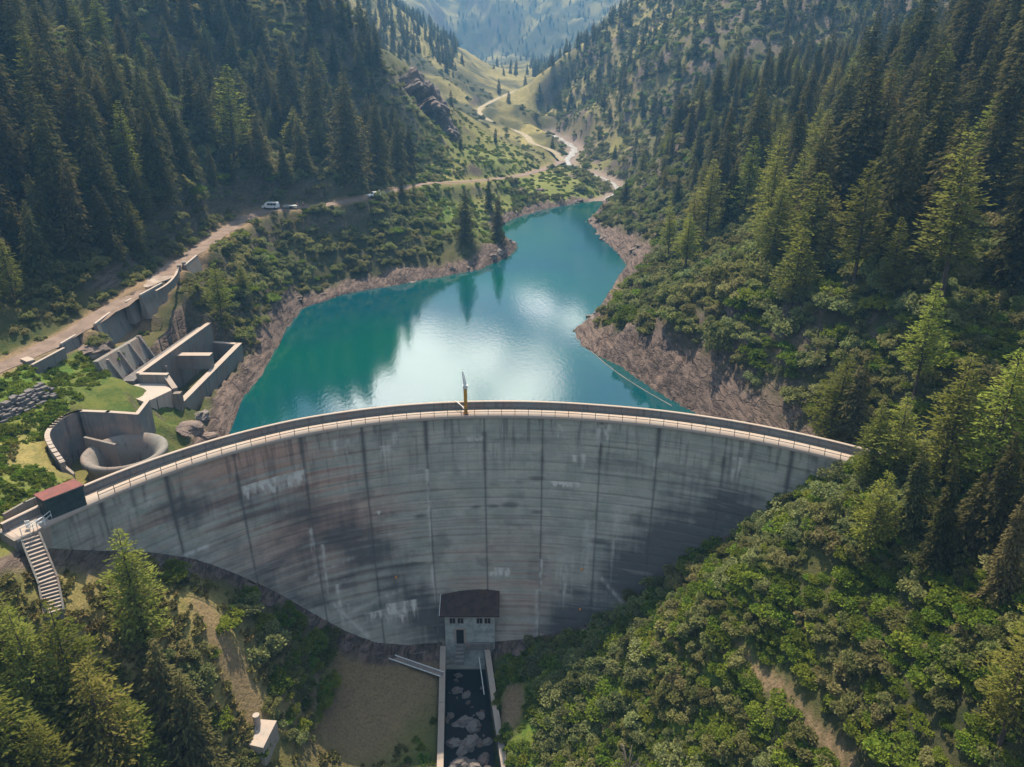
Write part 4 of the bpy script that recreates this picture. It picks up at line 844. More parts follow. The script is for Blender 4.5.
def sprays(P, D, Lh, Wd, rs, droop=.25):
    """P points, D directions, makes a bent leaf-shaped two-quad... one kite per spray"""
    n = len(P); D = D/np.linalg.norm(D, axis=1)[:, None]
    up = np.array([0, 0, 1.])+rs.normal(size=(n, 3))*.55; S_ = np.cross(D, up); S_ /= np.linalg.norm(S_, axis=1)[:, None]+1e-6
    L = Lh[:, None]; W = Wd[:, None]; tip = P+D*L; tip[:, 2] -= droop*Lh
    mid = P+D*L*.45; nrm = np.cross(S_, D)*W*.35
    V = np.stack([P, mid+S_*W+nrm*-1, tip, mid-S_*W-nrm], 1).reshape(-1, 3)
    Q = np.arange(n*4).reshape(-1, 4); return V, Q
def conifer(seed, h, rad, nw, nb, ns, sl, kind='spruce', base=.06):
    rs = np.random.RandomState(seed); P = []; D = []; SL = []; limbs = MB()
    bend = rs.normal(size=2)*.012*h
    def axis(t): return np.array([bend[0]*t*t, bend[1]*t*t, t*h])
    gaps = rs.uniform(0, 6.28, 3)
    for i in range(nw):
        t = base+(1-base)*(i+rs.uniform(-.3, .3))/nw; t = min(max(t, base), .995)
        env = (1-t)**.82 if kind == 'spruce' else ((1-t)**.72*(.62+.38*min(1, (t-base)*4)))
        k = max(3, int(nb*(1 if t < .85 else .7)*(rs.uniform(.7, 1.2)))); ph = rs.uniform(0, 6.28)
        for j in range(k):
            a = ph+6.28*j/k+rs.uniform(-.35, .35)
            irr = rs.uniform(.55, 1.12)*(1+.16*math.sin(2*a+gaps[0]+t*9)+.12*math.sin(a+gaps[1]-t*14))
            if kind == 'larch' and rs.rand() < .12: continue
            L = max(.25, rad*env*irr); dr = np.array([math.cos(a), math.sin(a), 0])
            if kind == 'spruce': z0, z1 = rs.uniform(.05, .2), -.55*(1-t)-.1
            else: z0, z1 = rs.uniform(.1, .35), -.12
            m = max(2, int(ns*L/rad*1.5)+2); s = (np.arange(m)+rs.rand(m))/m; s = s**.75
            c = axis(t); p = c[None]+dr[None]*(s*L)[:, None]; p[:, 2] += L*(z0*s+z1*s*s)
            side = np.array([-dr[1], dr[0], 0]); sd = rs.choice([-1., 1.], m)*rs.uniform(.1, 1.1, m)*(1-.45*s)
            p = p+side[None]*(rs.uniform(-.22, .22, m)*L*(.35+.5*s))[:, None]
            p[:, 2] += rs.uniform(-.12, .1, m)*min(1., L*.5)
            d = dr[None]*(.75)+side[None]*sd[:, None]; d[:, 2] += rs.uniform(-.45, .12, m) if kind == 'spruce' else rs.uniform(-.2, .35, m)
            P.append(p); D.append(d); SL.append(sl*rs.uniform(.6, 1.35, m)*(.55+.45*min(1, L/rad*2)))
            if L > rad*.35 and ns > 5 and rs.rand() < .55:
                q = [c+dr*L*u+np.array([0, 0, L*(z0*u+z1*u*u)]) for u in (0, .5, .92)]; limbs.tube(q, [.035*L/2+.02, .03, .012], 3, False)
    P = np.concatenate(P); D = np.concatenate(D); SL = np.concatenate(SL)
    V, Q = sprays(P, D, SL, SL*(.24 if kind == 'spruce' else .2)*rs.uniform(.7, 1.3, len(SL)), rs, .3 if kind == 'spruce' else .05)
    crown = npmesh('crown', V, Q, M[kind])
    limbs.tube([axis(t) for t in (-.04, .1, .35, .65, .97)], [h*.016+.02, h*.0125, h*.0095, h*.0055, .015], 7)
    tm = bpy.data.meshes.new('trunk'); tm.from_pydata(limbs.v, [], limbs.f); tm.materials.append(M['bark']); return crown, tm
def shrub(seed, r, h, n, ls, mat, nb=7):
    rs = np.random.RandomState(seed); cs = []; 
    for i in range(nb*2):
        a = rs.uniform(0, 6.28); q = r*.95*math.sqrt(rs.rand()); cs.append((q*math.cos(a), q*math.sin(a), h*rs.uniform(.15, .95)*(1-.45*q/r), r*rs.uniform(.14, .42)))
    cs = np.array(cs); k = rs.randint(0, nb*2, n); d = rs.normal(size=(n, 3)); d[:, 2] = np.abs(d[:, 2])*.9-.25*rs.rand(n); d /= np.linalg.norm(d, axis=1)[:, None]
    rad = cs[k, 3]*rs.uniform(.45, 1.12, n)**.7; P = cs[k, :3]+d*rad[:, None]*np.array([1, 1, .9*h/r]); P[:, 2] = np.maximum(P[:, 2], .05)
    dd = d+rs.normal(size=(n, 3))*.8; L = ls*rs.uniform(.6, 1.4, n); V, Q = sprays(P, dd, L, L*.42, rs, .1)
    return npmesh('shrub', V, Q, mat)
def stems(seed, r, h, n=9, mat='bark'):
    rs = np.random.RandomState(seed); m = MB()
    for i in range(n):
        a = rs.uniform(0, 6.28); q = r*rs.uniform(.2, .7); m.tube([(0, 0, -.2), (q*.4*math.cos(a), q*.4*math.sin(a), h*.4), (q*math.cos(a), q*math.sin(a), h*.8)], [.07, .045, .015], 4, False)
    me = bpy.data.meshes.new('stems'); me.from_pydata(m.v, [], m.f); me.materials.append(M[mat]); return me

# prototypes at unit size ~ their own height; scaled per tree
SPR = [conifer(s, 24, r, 56, 9, 13, .72, 'spruce') for s, r in ((1, 4.8), (2, 4.1), (3, 5.6), (4, 4.4))]
LAR = [conifer(s, 18, r, 46, 9, 14, .52, 'larch', b) for s, r, b in ((11, 4.7, .12), (12, 4.1, .1), (13, 5.2, .2), (14, 4.6, .28))]
SHR = {'alder': [shrub(s, 2.6, 2.6, 1900, .34, M['alder']) for s in (1, 2, 3)], 'willow': [shrub(s, 2.2, 2.4, 1700, .3, M['willow'], 5) for s in (4, 5)], 'fern': [shrub(s, 2.2, 1.2, 1500, .34, M['fern'], 9) for s in (6, 7, 8)]}
SPRF = [conifer(s, 22, r, 30, 7, 4, 1.7, 'spruce') for s, r in ((21, 3.8), (22, 3.3), (23, 4.4))]
LARF = [conifer(s, 16, r, 24, 6, 4, 1.3, 'larch') for s, r in ((31, 3.6), (32, 3.0))]

# ------------------------------------------------------------------ vegetation: placing
WH = []      # every tree: (kind, x, y, height, hero label or None)
def hero(kind, px, pyb, pyt, label, dz=0.):
    """standing where its foot is seen (or surveyed), as tall as it is seen"""
    x, y, z = ground(px, pyb); dep = y*CP-(z-H)*SP
    lo, hi = 2., 60.
    for _ in range(30):
        m = (lo+hi)/2
        if proj(x, y, z+m)[1] > pyt: lo = m
        else: hi = m
    WH.append((kind, x, y, m, label))
L_ = 'larch'; P_ = 'spruce'
for a in [(L_, 146, 648, 524, 'solitary bright larch in front of the dam, by the shadow edge on the left grass'), (L_, 92, 745, 597, 'slender larch with a dark visible trunk at the bottom left of the photo'), (L_, 58, 752, 606, 'second larch right of the stairs foot, left of the slender one'), (L_, 14, 690, 566, 'larch at the left photo edge beside the stairs'), (L_, 118, 800, 655, 'broad larch crown filling the bottom edge below the solitary larch'), (L_, 20, 800, 668, 'dark larch in the bottom left corner'), (P_, 178, 745, 632, 'dark spruce right behind the solitary larch'), (P_, 200, 790, 668, 'dark spruce at the bottom edge near the concrete chamber'), (L_, 150, 800, 690, 'low larch at the bottom edge between two dark spruces'), (L_, 62, 830, 712, 'larch top just above the bottom left edge'),
          (L_, 827, 447, 350, 'larch standing at the right dam end, left one of the pair'), (P_, 848, 447, 352, 'dark spruce close behind the larch at the right dam end'), (L_, 893, 480, 395, 'bright larch covering the right end of the dam crest'), (L_, 912, 405, 280, 'tall larch with long bare trunk above the right dam end'), (L_, 938, 490, 348, 'broad larch right of the dam end'), (L_, 985, 500, 345, 'wide bright larch on the right edge above the dam'), (L_, 1018, 480, 312, 'larch cut by the right photo edge'), (L_, 940, 305, 128, 'large pale green larch in front of dark spruces on the right'), (L_, 868, 485, 402, 'slim bright larch hiding the very end of the dam crest'), (L_, 865, 560, 468, 'larch below the right dam end'),
          (P_, 838, 238, 52, 'tallest dark spruce on the right slope, pointed top'), (P_, 868, 225, 66, 'tall dark spruce touching the tallest one on its right'), (P_, 905, 215, 40, 'dark ragged spruce between the tallest spruce and the pale larch'), (P_, 985, 210, 48, 'tall spruce above the pale larch near the right edge'), (P_, 1010, 290, 120, 'massive dark spruce at the right edge'), (P_, 925, 170, 35, 'spruce high on the right slope with narrow top'), (L_, 765, 250, 130, 'green larch left of the tallest spruce'), (P_, 748, 190, 75, 'dark spruce standing left of the green larch'), (P_, 722, 195, 105, 'narrow dark spruce on the right slope above the shore trees'), (P_, 790, 200, 90, 'spruce behind the green larch'), (L_, 668, 262, 200, 'shore larch pair, left tree on the right bank'), (L_, 685, 275, 212, 'shore larch pair, right tree on the right bank'), (P_, 625, 207, 178, 'small dark fir alone by the end of the lake'), (L_, 790, 310, 225, 'larch in the bushes of the right slope'), (P_, 690, 150, 95, 'dark spruce cluster top above the lake end'), (L_, 1000, 745, 612, 'sunlit larch in the bottom right corner'), (L_, 1035, 700, 560, 'larch leaning in from the right edge below the dam'), (P_, 905, 545, 440, 'shaded tall spruce below the dam crest, nearest the wall'), (P_, 935, 575, 455, 'spruce with its foot in deep shade right of the dam'), (P_, 985, 560, 430, 'spruce rising through the larches at the right edge'), (P_, 1015, 545, 410, 'large spruce behind the right edge larches'), (P_, 960, 560, 470, 'dark spruce in the shade right of the dam'), (P_, 1000, 600, 490, 'second shaded spruce at the right edge below the dam'),
          (P_, 378, 180, 92, 'sharp spruce at the road below the left ridge'), (P_, 398, 178, 108, 'spruce next to the sharp one above the road'), (P_, 350, 178, 70, 'dark tall spruce left of the sharp one'), (P_, 318, 150, 45, 'tall spruce on the middle of the left slope'), (P_, 295, 130, 30, 'pale tipped spruce high on the left slope'), (P_, 410, 175, 122, 'short spruce at the meadow edge'), (L_, 235, 165, 62, 'thin larch with bare trunk above the road bend'), (P_, 150, 140, 52, 'dark spruce in the gap of the upper left forest'), (P_, 108, 215, 75, 'brownish spruce above the left road'), (L_, 42, 120, 18, 'bleached larch in the upper left corner'), (P_, 88, 90, 2, 'blue green spruce at the top left edge'), (L_, 414, 197, 178, 'round small tree at the road end above the shore'), (P_, 402, 199, 172, 'dark small pine by the road corner'), (L_, 222, 320, 260, 'larch below the pull-out of the road'), (L_, 245, 300, 262, 'small larch below the road near the intake')]:
    hero(*a)
rs = np.random.RandomState(12)
def minok(x, y, pts, d):
    return all((x-a)**2+(y-b)**2 > d*d for a, b in pts)
cell = {}
def free(x, y, d, tagc='t'):
    k = (tagc, int(x//6), int(y//6))
    for i in (-1, 0, 1):
        for j in (-1, 0, 1):
            for a, b in cell.get((tagc, k[1]+i, k[2]+j), ()):
                if (a-x)**2+(b-y)**2 < d*d: return False
    cell.setdefault(k, []).append((x, y)); return True
for k, x, y, h, l in WH: free(x, y, .1)
def mask_at(arr, x, y):
    r = int(np.clip(np.interp(y, ys, np.arange(len(ys))), 0, len(ys)-1)); c = int(np.clip((x/(135+.75*max(y, 0))+1)/2*(NU-1), 0, NU-1)); return arr[r, c]
hx = np.array([w[1] for w in WH]); hy = np.array([w[2] for w in WH])
def clear_of_works(x, y, m=0):
    if mask_at(DR, x, y) < 4+m or mask_at(DT, x, y) < 4+m or mask_at(DS, x, y) < 7+m or mask_at(DP, x, y) < 1.6: return False
    if mask_at(rb, x, y) > .25: return False
    th, off = theta_r(x, y)
    if abs(th) < 1.15 and -11 < off < 7.5: return False
    if -72 < x < -46 and 86 < y < 152: return False
    if -25 < x < 8 and 20 < y < 105: return False
    return True
# forest density by place
def dens(x, y):
    z = float(gz(x, y))
    if 315 < y < 540 and -30 < x < 52 and (mask_at(DS, x, y) < 24 or x < 30): return .012
    if y < 95 and x < 0:
        return .0
    if y < 100: return .10 if x > 48 else 0
    if x < 0 or (x < 20 and y > 330):
        px, py, _ = proj(x, y, z)
        if y < 340:
            d = mask_at(DR, x, y)
            # above the road dense forest, below it only bushes
            rx = np.interp(y, [p[1] for p in road_s[:60]], [p[0] for p in road_s[:60]]) if y < 215 else -60+(y-215)*.35
            above = x < rx-6; gapn = float(fbm(np.array(x/22), np.array(y/22), 91, 3))
            if px > 425 and py > 100: return 0.03
            return (.8 if gapn > .48 else .28) if above else 0.02
        if y < 620: return .02 if x > -70 else .75
        if y > 1150: return .45*float(fbm(np.array(x/90), np.array(y/90), 44, 3) > .5) if x < 40 else .3
        return .7 if x < -42-(y-600)*.05 else .02
    px, py, _ = proj(x, y, z); n = float(fbm(np.array(x/28), np.array(y/28), 88, 3))
    d = mask_at(DL, x, y)
    if y < 330 and d < 16: return .0
    if y > 330: 
        base = .95 if n > .45 else .55
        if px < 760 and py < 150 and px > 610: base *= .6
        if z < 12: base *= .3
        if y > 1000: base *= .5
        return base
    return .62 if z > 13 else .2
def lattice(y0, y1, d, c, k, mx=1e9):
    Y, X = np.meshgrid(np.arange(y0, y1, d), np.arange(-min(c+k*y1, mx), min(c+k*y1, mx), d), indexing='ij')
    X = X+rs.uniform(-.48, .48, X.shape)*d; Y = Y+rs.uniform(-.48, .48, Y.shape)*d; m = (np.abs(X) < c+k*Y); return np.stack([X[m], Y[m]], 1)
cand = []
for band in ((60, 200, 6.4, 0), (200, 420, 6.4, 0), (420, 1000, 8., 0), (1000, 2000, 14, 0)):
    y0, y1, dmin, n = band
    for x, y in lattice(y0, y1, dmin*.85, 110, .72, 520):
        if rs.rand() > dens(x, y) or not clear_of_works(x, y): continue
        z = float(gz(x, y)); px, py, dep = proj(x, y, z)
        if px < -60 or px > 1084 or py > 840 or py < -160: continue
        hh = rs.uniform(10, 23)*(1. if y < 200 else .76 if y < 340 else .58); hh *= (1.12 if x < 0 and y < 300 else 1.28 if x > 0 and y < 230 else 1)
        if np.min((hx-x)**2+(hy-y)**2) < 30 and y < 300: continue
        if not free(x, y, dmin*.5): continue
        lar = rs.rand() < (.6 if (x > 0 and y < 220 and z < 28) else .25)
        cand.append((L_ if lar else P_, x, y, hh*(.75 if lar else 1), None))
# ground sight test: keep what the slope does not hide
from mathutils.bvhtree import BVHTree
def hidden(x, y, z, h):
    o = np.array([0, 0, H]); t = np.array([x, y, z+h*.9]); s = np.linspace(.15, .985, 60); p = o+(t-o)*s[:, None]
    return bool((gz(p[:, 0], p[:, 1]) > p[:, 2]+1).any())
WH2 = [c for c in cand if not hidden(c[1], c[2], float(gz(c[1], c[2])), c[3])]
def pxh(c):
    z = float(gz(c[1], c[2])); return F0*c[3]/(c[2]*CP-(z-H)*SP)
WH2.sort(key=lambda c: -pxh(c))
n_ind = {P_: 225, L_: 110}; ind = []; rest = []
for c in WH2:
    z = float(gz(c[1], c[2])); p0 = proj(c[1], c[2], z); p1 = proj(c[1], c[2], z+c[3])
    inview = -15 < p0[0] < 1039 and p1[1] < 760 and p0[1] > 5
    if inview and n_ind[c[0]] > 0: n_ind[c[0]] -= 1; ind.append(c)
    else: rest.append(c)
def place_phrase(x, y):
    z = float(gz(x, y)); px, py, _ = proj(x, y, z)
    if x < 0:
        if y < 165: p = 'in the dark forest directly above the left road'
        elif y < 215: p = 'in the dark forest above the road bend on the left'
        elif y < 300: p = 'on the steep left slope above the parked cars'
        elif y < 500: p = 'on the far side of the left ridge by the meadow'
        else: p = 'on the blue wooded flank far up the valley'
        return p, 'left slope'
    if y < 100: return 'on the shaded bank right of the dam', 'right bank below the dam'
    if y < 150: return 'among the bushes just above the right dam end', 'right slope'
    if y < 200: return 'on the lower right slope above the bare rock shore', 'right slope'
    if y < 270: return 'half way up the right slope above the lake', 'right slope'
    if y < 350: return 'high on the right slope behind the big spruces', 'right slope'
    return 'on the distant right slope with the sunny clearings', 'far right slope'
def plant_tree(c):
    kind, x, y, h, lab = c; v = random.randrange(4); cr, tr = (SPR if kind == P_ else LAR)[v]; H0 = 24 if kind == P_ else 18
    z = float(gz(x, y)); e = empty('spruce_tree' if kind == P_ else 'larch_tree', (x, y, z-.2), random.uniform(0, 6.28)); s = h/H0; wf = random.uniform(.95, 1.35); e.scale = (s*wf, s*wf, s); e.rotation_euler = (random.uniform(-.05, .05), random.uniform(-.05, .05), random.uniform(0, 6.28))
    link('crown', cr, e); link('trunk', tr, e)
    if lab: tag(e, lab, 'tree')
    else:
        ph, g = place_phrase(x, y); size = 'very tall' if h > 21 else 'tall' if h > 16.5 else 'medium' if h > 12.5 else 'short'
        tag(e, '%s %s %s' % (size, 'dark spruce' if kind == P_ else 'light green larch', ph), 'tree', '%s %ss on the %s' % (size, 'spruce' if kind == P_ else 'larche' if False else kind, g) if False else ('%s %s trees %s' % (size, kind, ph)))
for c in WH+ind: plant_tree(c)

# scattered masses as geometry-node instances of real meshes
def scatter(name, pts, protos, label, kind='stuff'):
    """pts: rows x,y,z,rz,scale,idx"""
    pts = np.array(pts); me = bpy.data.meshes.new(name); me.vertices.add(len(pts)); me.vertices.foreach_set('co', pts[:, :3].astype(np.float32).ravel())
    attr(me, 'rz', pts[:, 3]); attr(me, 'sc', pts[:, 4]); a = me.attributes.new('pick', 'INT', 'POINT'); a.data.foreach_set('value', pts[:, 5].astype(np.int32)); me.update()
    colx = bpy.data.collections.new(name+'_kinds')
    for i, p in enumerate(protos):
        ms = p if isinstance(p, tuple) else (p,)
        ng = None
        if len(ms) > 1:     # crown + trunk in one mesh
            vv = []; 
            m0, m1 = ms; n0 = len(m0.vertices); c0 = np.empty(n0*3, np.float32); m0.vertices.foreach_get('co', c0); c1 = np.empty(len(m1.vertices)*3, np.float32); m1.vertices.foreach_get('co', c1)
            faces = [tuple(q.vertices) for q in m0.polygons]+[tuple(v+n0 for v in q.vertices) for q in m1.polygons]
            mm = bpy.data.meshes.new('%s_kind' % name); mm.from_pydata(np.r_[c0, c1].reshape(-1, 3).tolist(), [], faces); mm.materials.append(m0.materials[0]); mm.materials.append(m1.materials[0])
            mi = np.zeros(len(faces), np.int32); mi[len(m0.polygons):] = 1; mm.polygons.foreach_set('material_index', mi)
        else: mm = ms[0]
        ob = bpy.data.objects.new('k%02d' % i, mm); colx.objects.link(ob)
    o = link(name, me); ng = bpy.data.node_groups.new(name, 'GeometryNodeTree'); ng.interface.new_socket('Geometry', in_out='INPUT', socket_type='NodeSocketGeometry'); ng.interface.new_socket('Geometry', in_out='OUTPUT', socket_type='NodeSocketGeometry')
    N = ng.nodes.new; gi = N('NodeGroupInput'); go = N('NodeGroupOutput'); ip = N('GeometryNodeInstanceOnPoints'); ci = N('GeometryNodeCollectionInfo'); ci.inputs['Collection'].default_value = colx; ci.inputs['Separate Children'].default_value = True; ci.inputs['Reset Children'].default_value = True
    ip.inputs['Pick Instance'].default_value = True; lk = ng.links.new
    def na(nm, t):
        q = N('GeometryNodeInputNamedAttribute'); q.data_type = t; q.inputs['Name'].default_value = nm; return q.outputs['Attribute']
    cx = N('ShaderNodeCombineXYZ'); lk(na('rz', 'FLOAT'), cx.inputs[2]); e2 = N('FunctionNodeEulerToRotation'); lk(cx.outputs[0], e2.inputs[0])
    lk(gi.outputs[0], ip.inputs['Points']); lk(ci.outputs[0], ip.inputs['Instance']); lk(na('pick', 'INT'), ip.inputs['Instance Index']); lk(e2.outputs[0], ip.inputs['Rotation']); lk(na('sc', 'FLOAT'), ip.inputs['Scale']); lk(ip.outputs[0], go.inputs[0])
    md = o.modifiers.new('scatter', 'NODES'); md.node_group = ng; tag(o, label, kind=kind); return o
ff = [[], []]
for c in rest:
    z = float(gz(c[1], c[2])); nearc_ = c[2] < 330
    if c[0] == P_: idx = random.randrange(3)+(0 if not nearc_ else 5); s = c[3]/(22 if not nearc_ else 24)
    else: idx = 3+random.randrange(2) if not nearc_ else 9+random.randrange(4); s = c[3]/(16 if not nearc_ else 18)
    ff[0].append((c[1], c[2], z-.2, random.uniform(0, 6.28), s, idx))
scatter('distant_forest', ff[0], SPRF+LARF+SPR+LAR, 'dense conifer forest covering the far valley slopes')

# shrubs
SW = []
def shero(kind, px, py, r, lab, grp=None):
    x, y, z = ground(px, py); SW.append((kind, x, y, z, r, lab, grp))
for a in [('willow', 240, 610, 2.2, 'round grey green willow bush under the dam face on the left bank'), ('willow', 266, 652, 2.6, 'taller grey willow bush on the left bank above the grass strip'), ('alder', 125, 640, 1.6, 'small bush at the foot of the solitary larch'), ('alder', 175, 655, 1.8, 'leafy bush right of the solitary larch trunk'), ('fern', 220, 720, 1.6, 'bright low bush beside the brown path above the concrete chamber'), ('willow', 297, 742, 1.5, 'sunlit pale bush right of the concrete chamber'), ('alder', 245, 765, 1.4, 'bush below the concrete chamber at the bottom edge'), ('fern', 290, 660, 1.7, 'bright green bush on the left bank over the meadow')]: shero(*a)
def shrub_dens(x, y, z):
    px, py, _ = proj(x, y, z)
    if y < 60: return ('alder', .97) if x > 5 else ('alder', .3)
    if x > 2 and y < 112:     # right bank below the dam
        return ('alder', .95)
    if x < 0 and y < 105:
        if px > 270 and py < 740 and px < 330: return ('alder', .9)
        if px > 200 and px < 285 and py > 590 and py < 740: return ('fern', .05)
        if px > 150 and py > 640 and px < 225: return ('alder', .5)
        if px < 130 and py > 640: return ('alder', .6)
        return ('fern', .015)
    if x > 0 and y < 340: return ('alder', .9)
    if x < 0 and y < 340:
        if px > 440: return ('alder', .10)
        if y > 152 or (y > 120 and x > -66): return ('alder', .93)
        return ('fern', .04) if x > -90 and y < 125 else ('alder', .5)
    return ('alder', .72 if x > 30 else .06 if mask_at(dry, x, y) > .3 else .14)
sc_ = []
for band in ((25, 112, 1.28, 0), (112, 200, 2.0, 0), (200, 340, 2.7, 0), (340, 640, 3.3, 0)):
    y0, y1, dmin, n = band
    for x, y in lattice(y0, y1, dmin, 40, .72):
        z = float(gz(x, y)); px, py, dep = proj(x, y, z)
        if px < -40 or px > 1064 or py > 830 or py < -30: continue
        k, p = shrub_dens(x, y, z)
        if rs.rand() > p: continue
        if mask_at(rb, x, y) > .3 or mask_at(DR, x, y) < 3.6 or mask_at(DT, x, y) < 4 or mask_at(DS, x, y) < 5 or mask_at(DP, x, y) < .9: continue
        th, off = theta_r(x, y)
        if abs(th) < 1.1 and -float(lean(z))-1.3 < off < 6: continue
        if -70 < x < -48 and 88 < y < 153: continue
        if -26 < x < 3.5 and y < 104: continue
        if hidden(x, y, z, 2): continue
        if mask_at(D2, x, y) < 1.5 and x < 0 and y < 110: continue
        q = fbm(np.array(x/9), np.array(y/9), 99, 3)
        if k == 'alder' and q > .55: k = 'willow' if rs.rand() < .6 else 'fern'
        if k == 'alder' and q < .5 and y < 112 and rs.rand() < .6: k = 'fern'
        sc_.append((k, x, y, z, (.7+1.5*rs.rand()**1.6)*(1 if y < 112 else 1.45 if x > 0 else 1.2)*(1 if y < 340 else .95)))
def pxs(c): return F0*c[4]/(c[2]*CP-(c[3]-H)*SP)
sc_.sort(key=lambda c: -pxs(c)); PR = SHR['alder']+SHR['willow']+SHR['fern']; KI = {'alder': (0, 3, 2.6), 'willow': (3, 2, 2.2), 'fern': (5, 3, 2.2)}
STM = stems(3, 2., 2.2)
NS = 230; cnt = 0; low = []
def sphrase(x, y, px, py):
    if x > 0 and y < 112: return 'on the overgrown bank right of the outlet channel' if px < 700 else 'beside the brown footpath below the right dam end' if px < 880 else 'in the bottom right corner of the valley bank'
    if x > 0: return 'on the slope above the right rock shore' if y < 200 else 'higher up the right slope'
    if y < 105: return 'on the left bank below the dam'
    return 'on the bank between the road and the lake' if y > 150 else 'on the left slope by the road'
for c in sc_:
    k, x, y, z, r = c; px, py, _ = proj(x, y, z); st, n, R0 = KI[k]; v = random.randrange(n)
    if cnt < NS and 5 < px < 1019 and 20 < py < 760 and (k != 'fern'):
        cnt += 1; SW.append((k, x, y, z, r, '%s %s bush %s' % ('large' if r > 1.7 else 'small', {'alder': 'leafy green', 'willow': 'pale grey green'}[k], sphrase(x, y, px, py)), 'g'))
    else: low.append((x, y, z-.15, random.uniform(0, 6.28), r/R0, st+v))
for k, x, y, z, r, lab, grp in SW:
    st, n, R0 = KI[k]; me = PR[st+random.randrange(n)]; o = link('leafy_bush' if k != 'willow' else 'willow_bush', me); o.location = (x, y, z-.15); s = r/R0; o.scale = (s*random.uniform(.8, 1.25), s*random.uniform(.8, 1.25), s*random.uniform(.75, 1.5)); o.rotation_euler = (0, 0, random.uniform(0, 6.28)); tag(o, lab, 'bush', ('bushes: '+lab) if grp else None)
    q = link('stems', STM, o)
scatter('undergrowth', low, PR, 'thick green undergrowth of ferns and low bushes on the valley banks')
# dead bush at the bottom edge
x, y, z = ground(628, 775); dm = MB(); rr_ = random.Random(5)
for i in range(26):
    a = rr_.uniform(0, 6.28); q = rr_.uniform(1., 2.6); dm.tube([(0, 0, 0), (q*.4*math.cos(a), q*.4*math.sin(a), 1.6), (q*.8*math.cos(a), q*.8*math.sin(a), 2.5), (q*1.15*math.cos(a), q*1.15*math.sin(a), 2.1)], [.08, .05, .035, .012], 4, False)
o = dm.build('dead_bush', M['deadwood']); o.location = (x, y, z); tag(o, 'bare grey dead bush at the bottom edge right of the channel', 'bush')

# grass tufts on the open ground
gm = shrub(40, .8, .35, 260, .3, M['fern'], 6)
gd = leaf_mat('dry_grass', (.16, .14, .05), (.21, .17, .07), (.13, .14, .04), .3, .012); gm2 = shrub(41, .8, .35, 260, .3, gd, 6)
tf = []
for i in range(26000):
    y = rs.uniform(45, 125) if i < 15000 else rs.uniform(125, 420); xl = .72*y+25; x = rs.uniform(-xl, min(xl, 60)); g_ = mask_at(green, x, y); d_ = mask_at(dry, x, y)
    if -30 < x < -9 and y < 100 and rs.rand() < .85: continue
    if max(g_, d_) < .25 or mask_at(dirt, x, y) > .3 or mask_at(rockm, x, y) > .5 or mask_at(grav, x, y) > .3: continue
    th, off = theta_r(x, y)
    if abs(th) < 1.1 and -float(lean(float(gz(x, y))))-.2 < off < 4: continue
    if inside(np.array([x]), np.array([y]), chan)[0] or (-66 < x < -48 and 90 < y < 152): continue
    tf.append((x, y, float(gz(x, y))-.08, rs.uniform(0, 6.28), rs.uniform(.4, 1.1)*(1 if y < 125 else 1.6), 0 if g_ > d_ else 1))
scatter('grass', tf, [gm, gm2], 'short green and dry grass growing on the open slopes')

# ------------------------------------------------------------------ haze, sky, sun, camera
hz = MB().box((0, 1900, 480), (7600, 5200, 1100)); hm = bpy.data.materials.new('haze_air'); hm.use_nodes = True; nt = hm.node_tree; nt.nodes.clear()
out = nt.nodes.new('ShaderNodeOutputMaterial'); pv = nt.nodes.new('ShaderNodeVolumePrincipled'); pv.inputs['Color'].default_value = (.2, .52, 1, 1); pv.inputs['Density'].default_value = .00034; pv.inputs['Anisotropy'].default_value = .2
nt.links.new(pv.outputs[0], out.inputs['Volume']); o = hz.build('haze', hm); tag(o, 'thin blue haze filling the valley air', kind='stuff')

SUN_AZ = math.radians(-12); SUN_EL = math.radians(57)    # azimuth from +Y, negative towards -X
sd = Vector((math.sin(SUN_AZ)*math.cos(SUN_EL), math.cos(SUN_AZ)*math.cos(SUN_EL), math.sin(SUN_EL)))
sl = bpy.data.lights.new('sun', 'SUN'); sl.energy = 5.0; sl.angle = math.radians(.53); sl.color = (1, .85, .65); so = link('sun', sl); so.rotation_euler = sd.to_track_quat('Z', 'Y').to_euler()
W = bpy.data.worlds.new('World'); S.world = W; W.use_nodes = True; nt = W.node_tree; nt.nodes.clear()
out = nt.nodes.new('ShaderNodeOutputWorld'); bg = nt.nodes.new('ShaderNodeBackground'); sk = nt.nodes.new('ShaderNodeTexSky'); sk.sky_type = 'NISHITA'; sk.sun_disc = False; sk.sun_elevation = SUN_EL; sk.sun_rotation = SUN_AZ
bg.inputs[1].default_value = .066
tc = nt.nodes.new('ShaderNodeTexCoord'); cn = noise(nt, 2.3, 5, .55, tc.outputs['Generated'], (1, 1, 2.6)); cf = rng(nt, cn, .42, .58)
hsv = nd(nt, 'ShaderNodeHueSaturation'); hsv.inputs['Saturation'].default_value = .72; nt.links.new(sk.outputs[0], hsv.inputs['Color'])
cm = mixc(nt, math_(nt, 'MULTIPLY', cf, .8), hsv.outputs[0], (8, 7.7, 7.3))
dirs = nd(nt, 'ShaderNodeVectorMath', operation='NORMALIZE'); nt.links.new(tc.outputs['Generated'], dirs.inputs[0]); tot = None
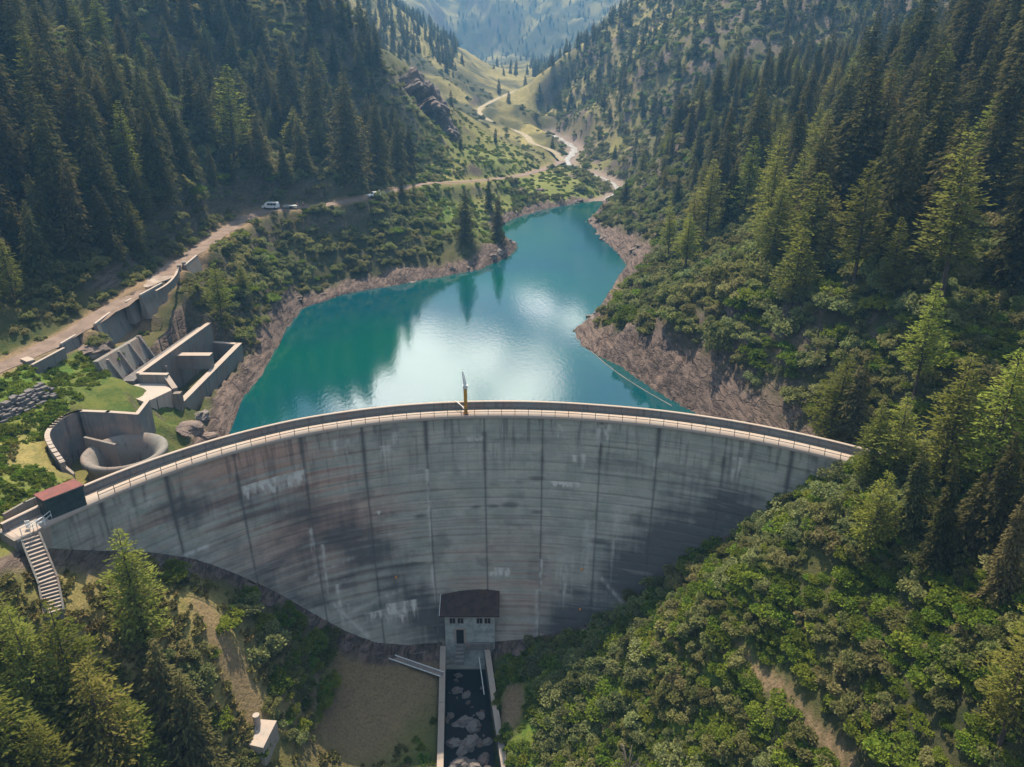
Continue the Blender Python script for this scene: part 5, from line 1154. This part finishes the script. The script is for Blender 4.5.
for (px, py, rr) in [(395, 395, .10), (450, 380, .10), (515, 400, .09), (430, 358, .07), (480, 362, .06), (592, 300, .07), (565, 275, .055), (540, 290, .05), (612, 328, .045)]:
    d = ray(px, py); d = d/np.linalg.norm(d); vm = nd(nt, 'ShaderNodeVectorMath', operation='DISTANCE'); nt.links.new(dirs.outputs[0], vm.inputs[0]); vm.inputs[1].default_value = (d[0], d[1], -d[2])
    g = rng(nt, vm.outputs['Value'], 0, rr*1.5, 1, 0); tot = g if tot is None else math_(nt, 'MAXIMUM', tot, g)
cn2 = noise(nt, 6, 5, .6, tc.outputs['Generated']); big = rng(nt, math_(nt, 'ADD', tot, math_(nt, 'MULTIPLY', math_(nt, 'SUBTRACT', cn2, .5), 1.5)), .3, 1.0)
sz = nd(nt, 'ShaderNodeSeparateXYZ'); nt.links.new(dirs.outputs[0], sz.inputs[0])
thin = math_(nt, 'MULTIPLY', rng(nt, sz.outputs[2], .2, .31, 1, 0), rng(nt, sz.outputs[1], .3, .8)); cm = mixc(nt, math_(nt, 'MULTIPLY', thin, .85), cm, (19, 27, 35))
cm = mixc(nt, big, cm, (72, 69, 63)); nt.links.new(cm, bg.inputs[0]); nt.links.new(bg.outputs[0], out.inputs[0])

cam = bpy.data.cameras.new('camera'); cam.sensor_width = 36; cam.lens = 36*F0/1024; cam.clip_end = 20000; cam.clip_start = .5
co_ = link('camera', cam); co_.location = (0, 0, H); co_.rotation_euler = (math.pi/2-PT, 0, 0); S.camera = co_
S.render.engine = 'CYCLES'; S.view_settings.view_transform = 'Standard'; S.view_settings.look = 'None'; S.view_settings.exposure = 1.35; S.view_settings.gamma = 1
cy = S.cycles; cy.max_bounces = 6; cy.diffuse_bounces = 3; cy.glossy_bounces = 2; cy.transmission_bounces = 3; cy.volume_bounces = 0; cy.transparent_max_bounces = 4; cy.use_denoising = True
cy.caustics_reflective = False; cy.caustics_refractive = False; cy.sample_clamp_indirect = 4
print('counts', len(WH), len(ind), len(rest), len(SW), len(low), len(tf), len(S.objects))
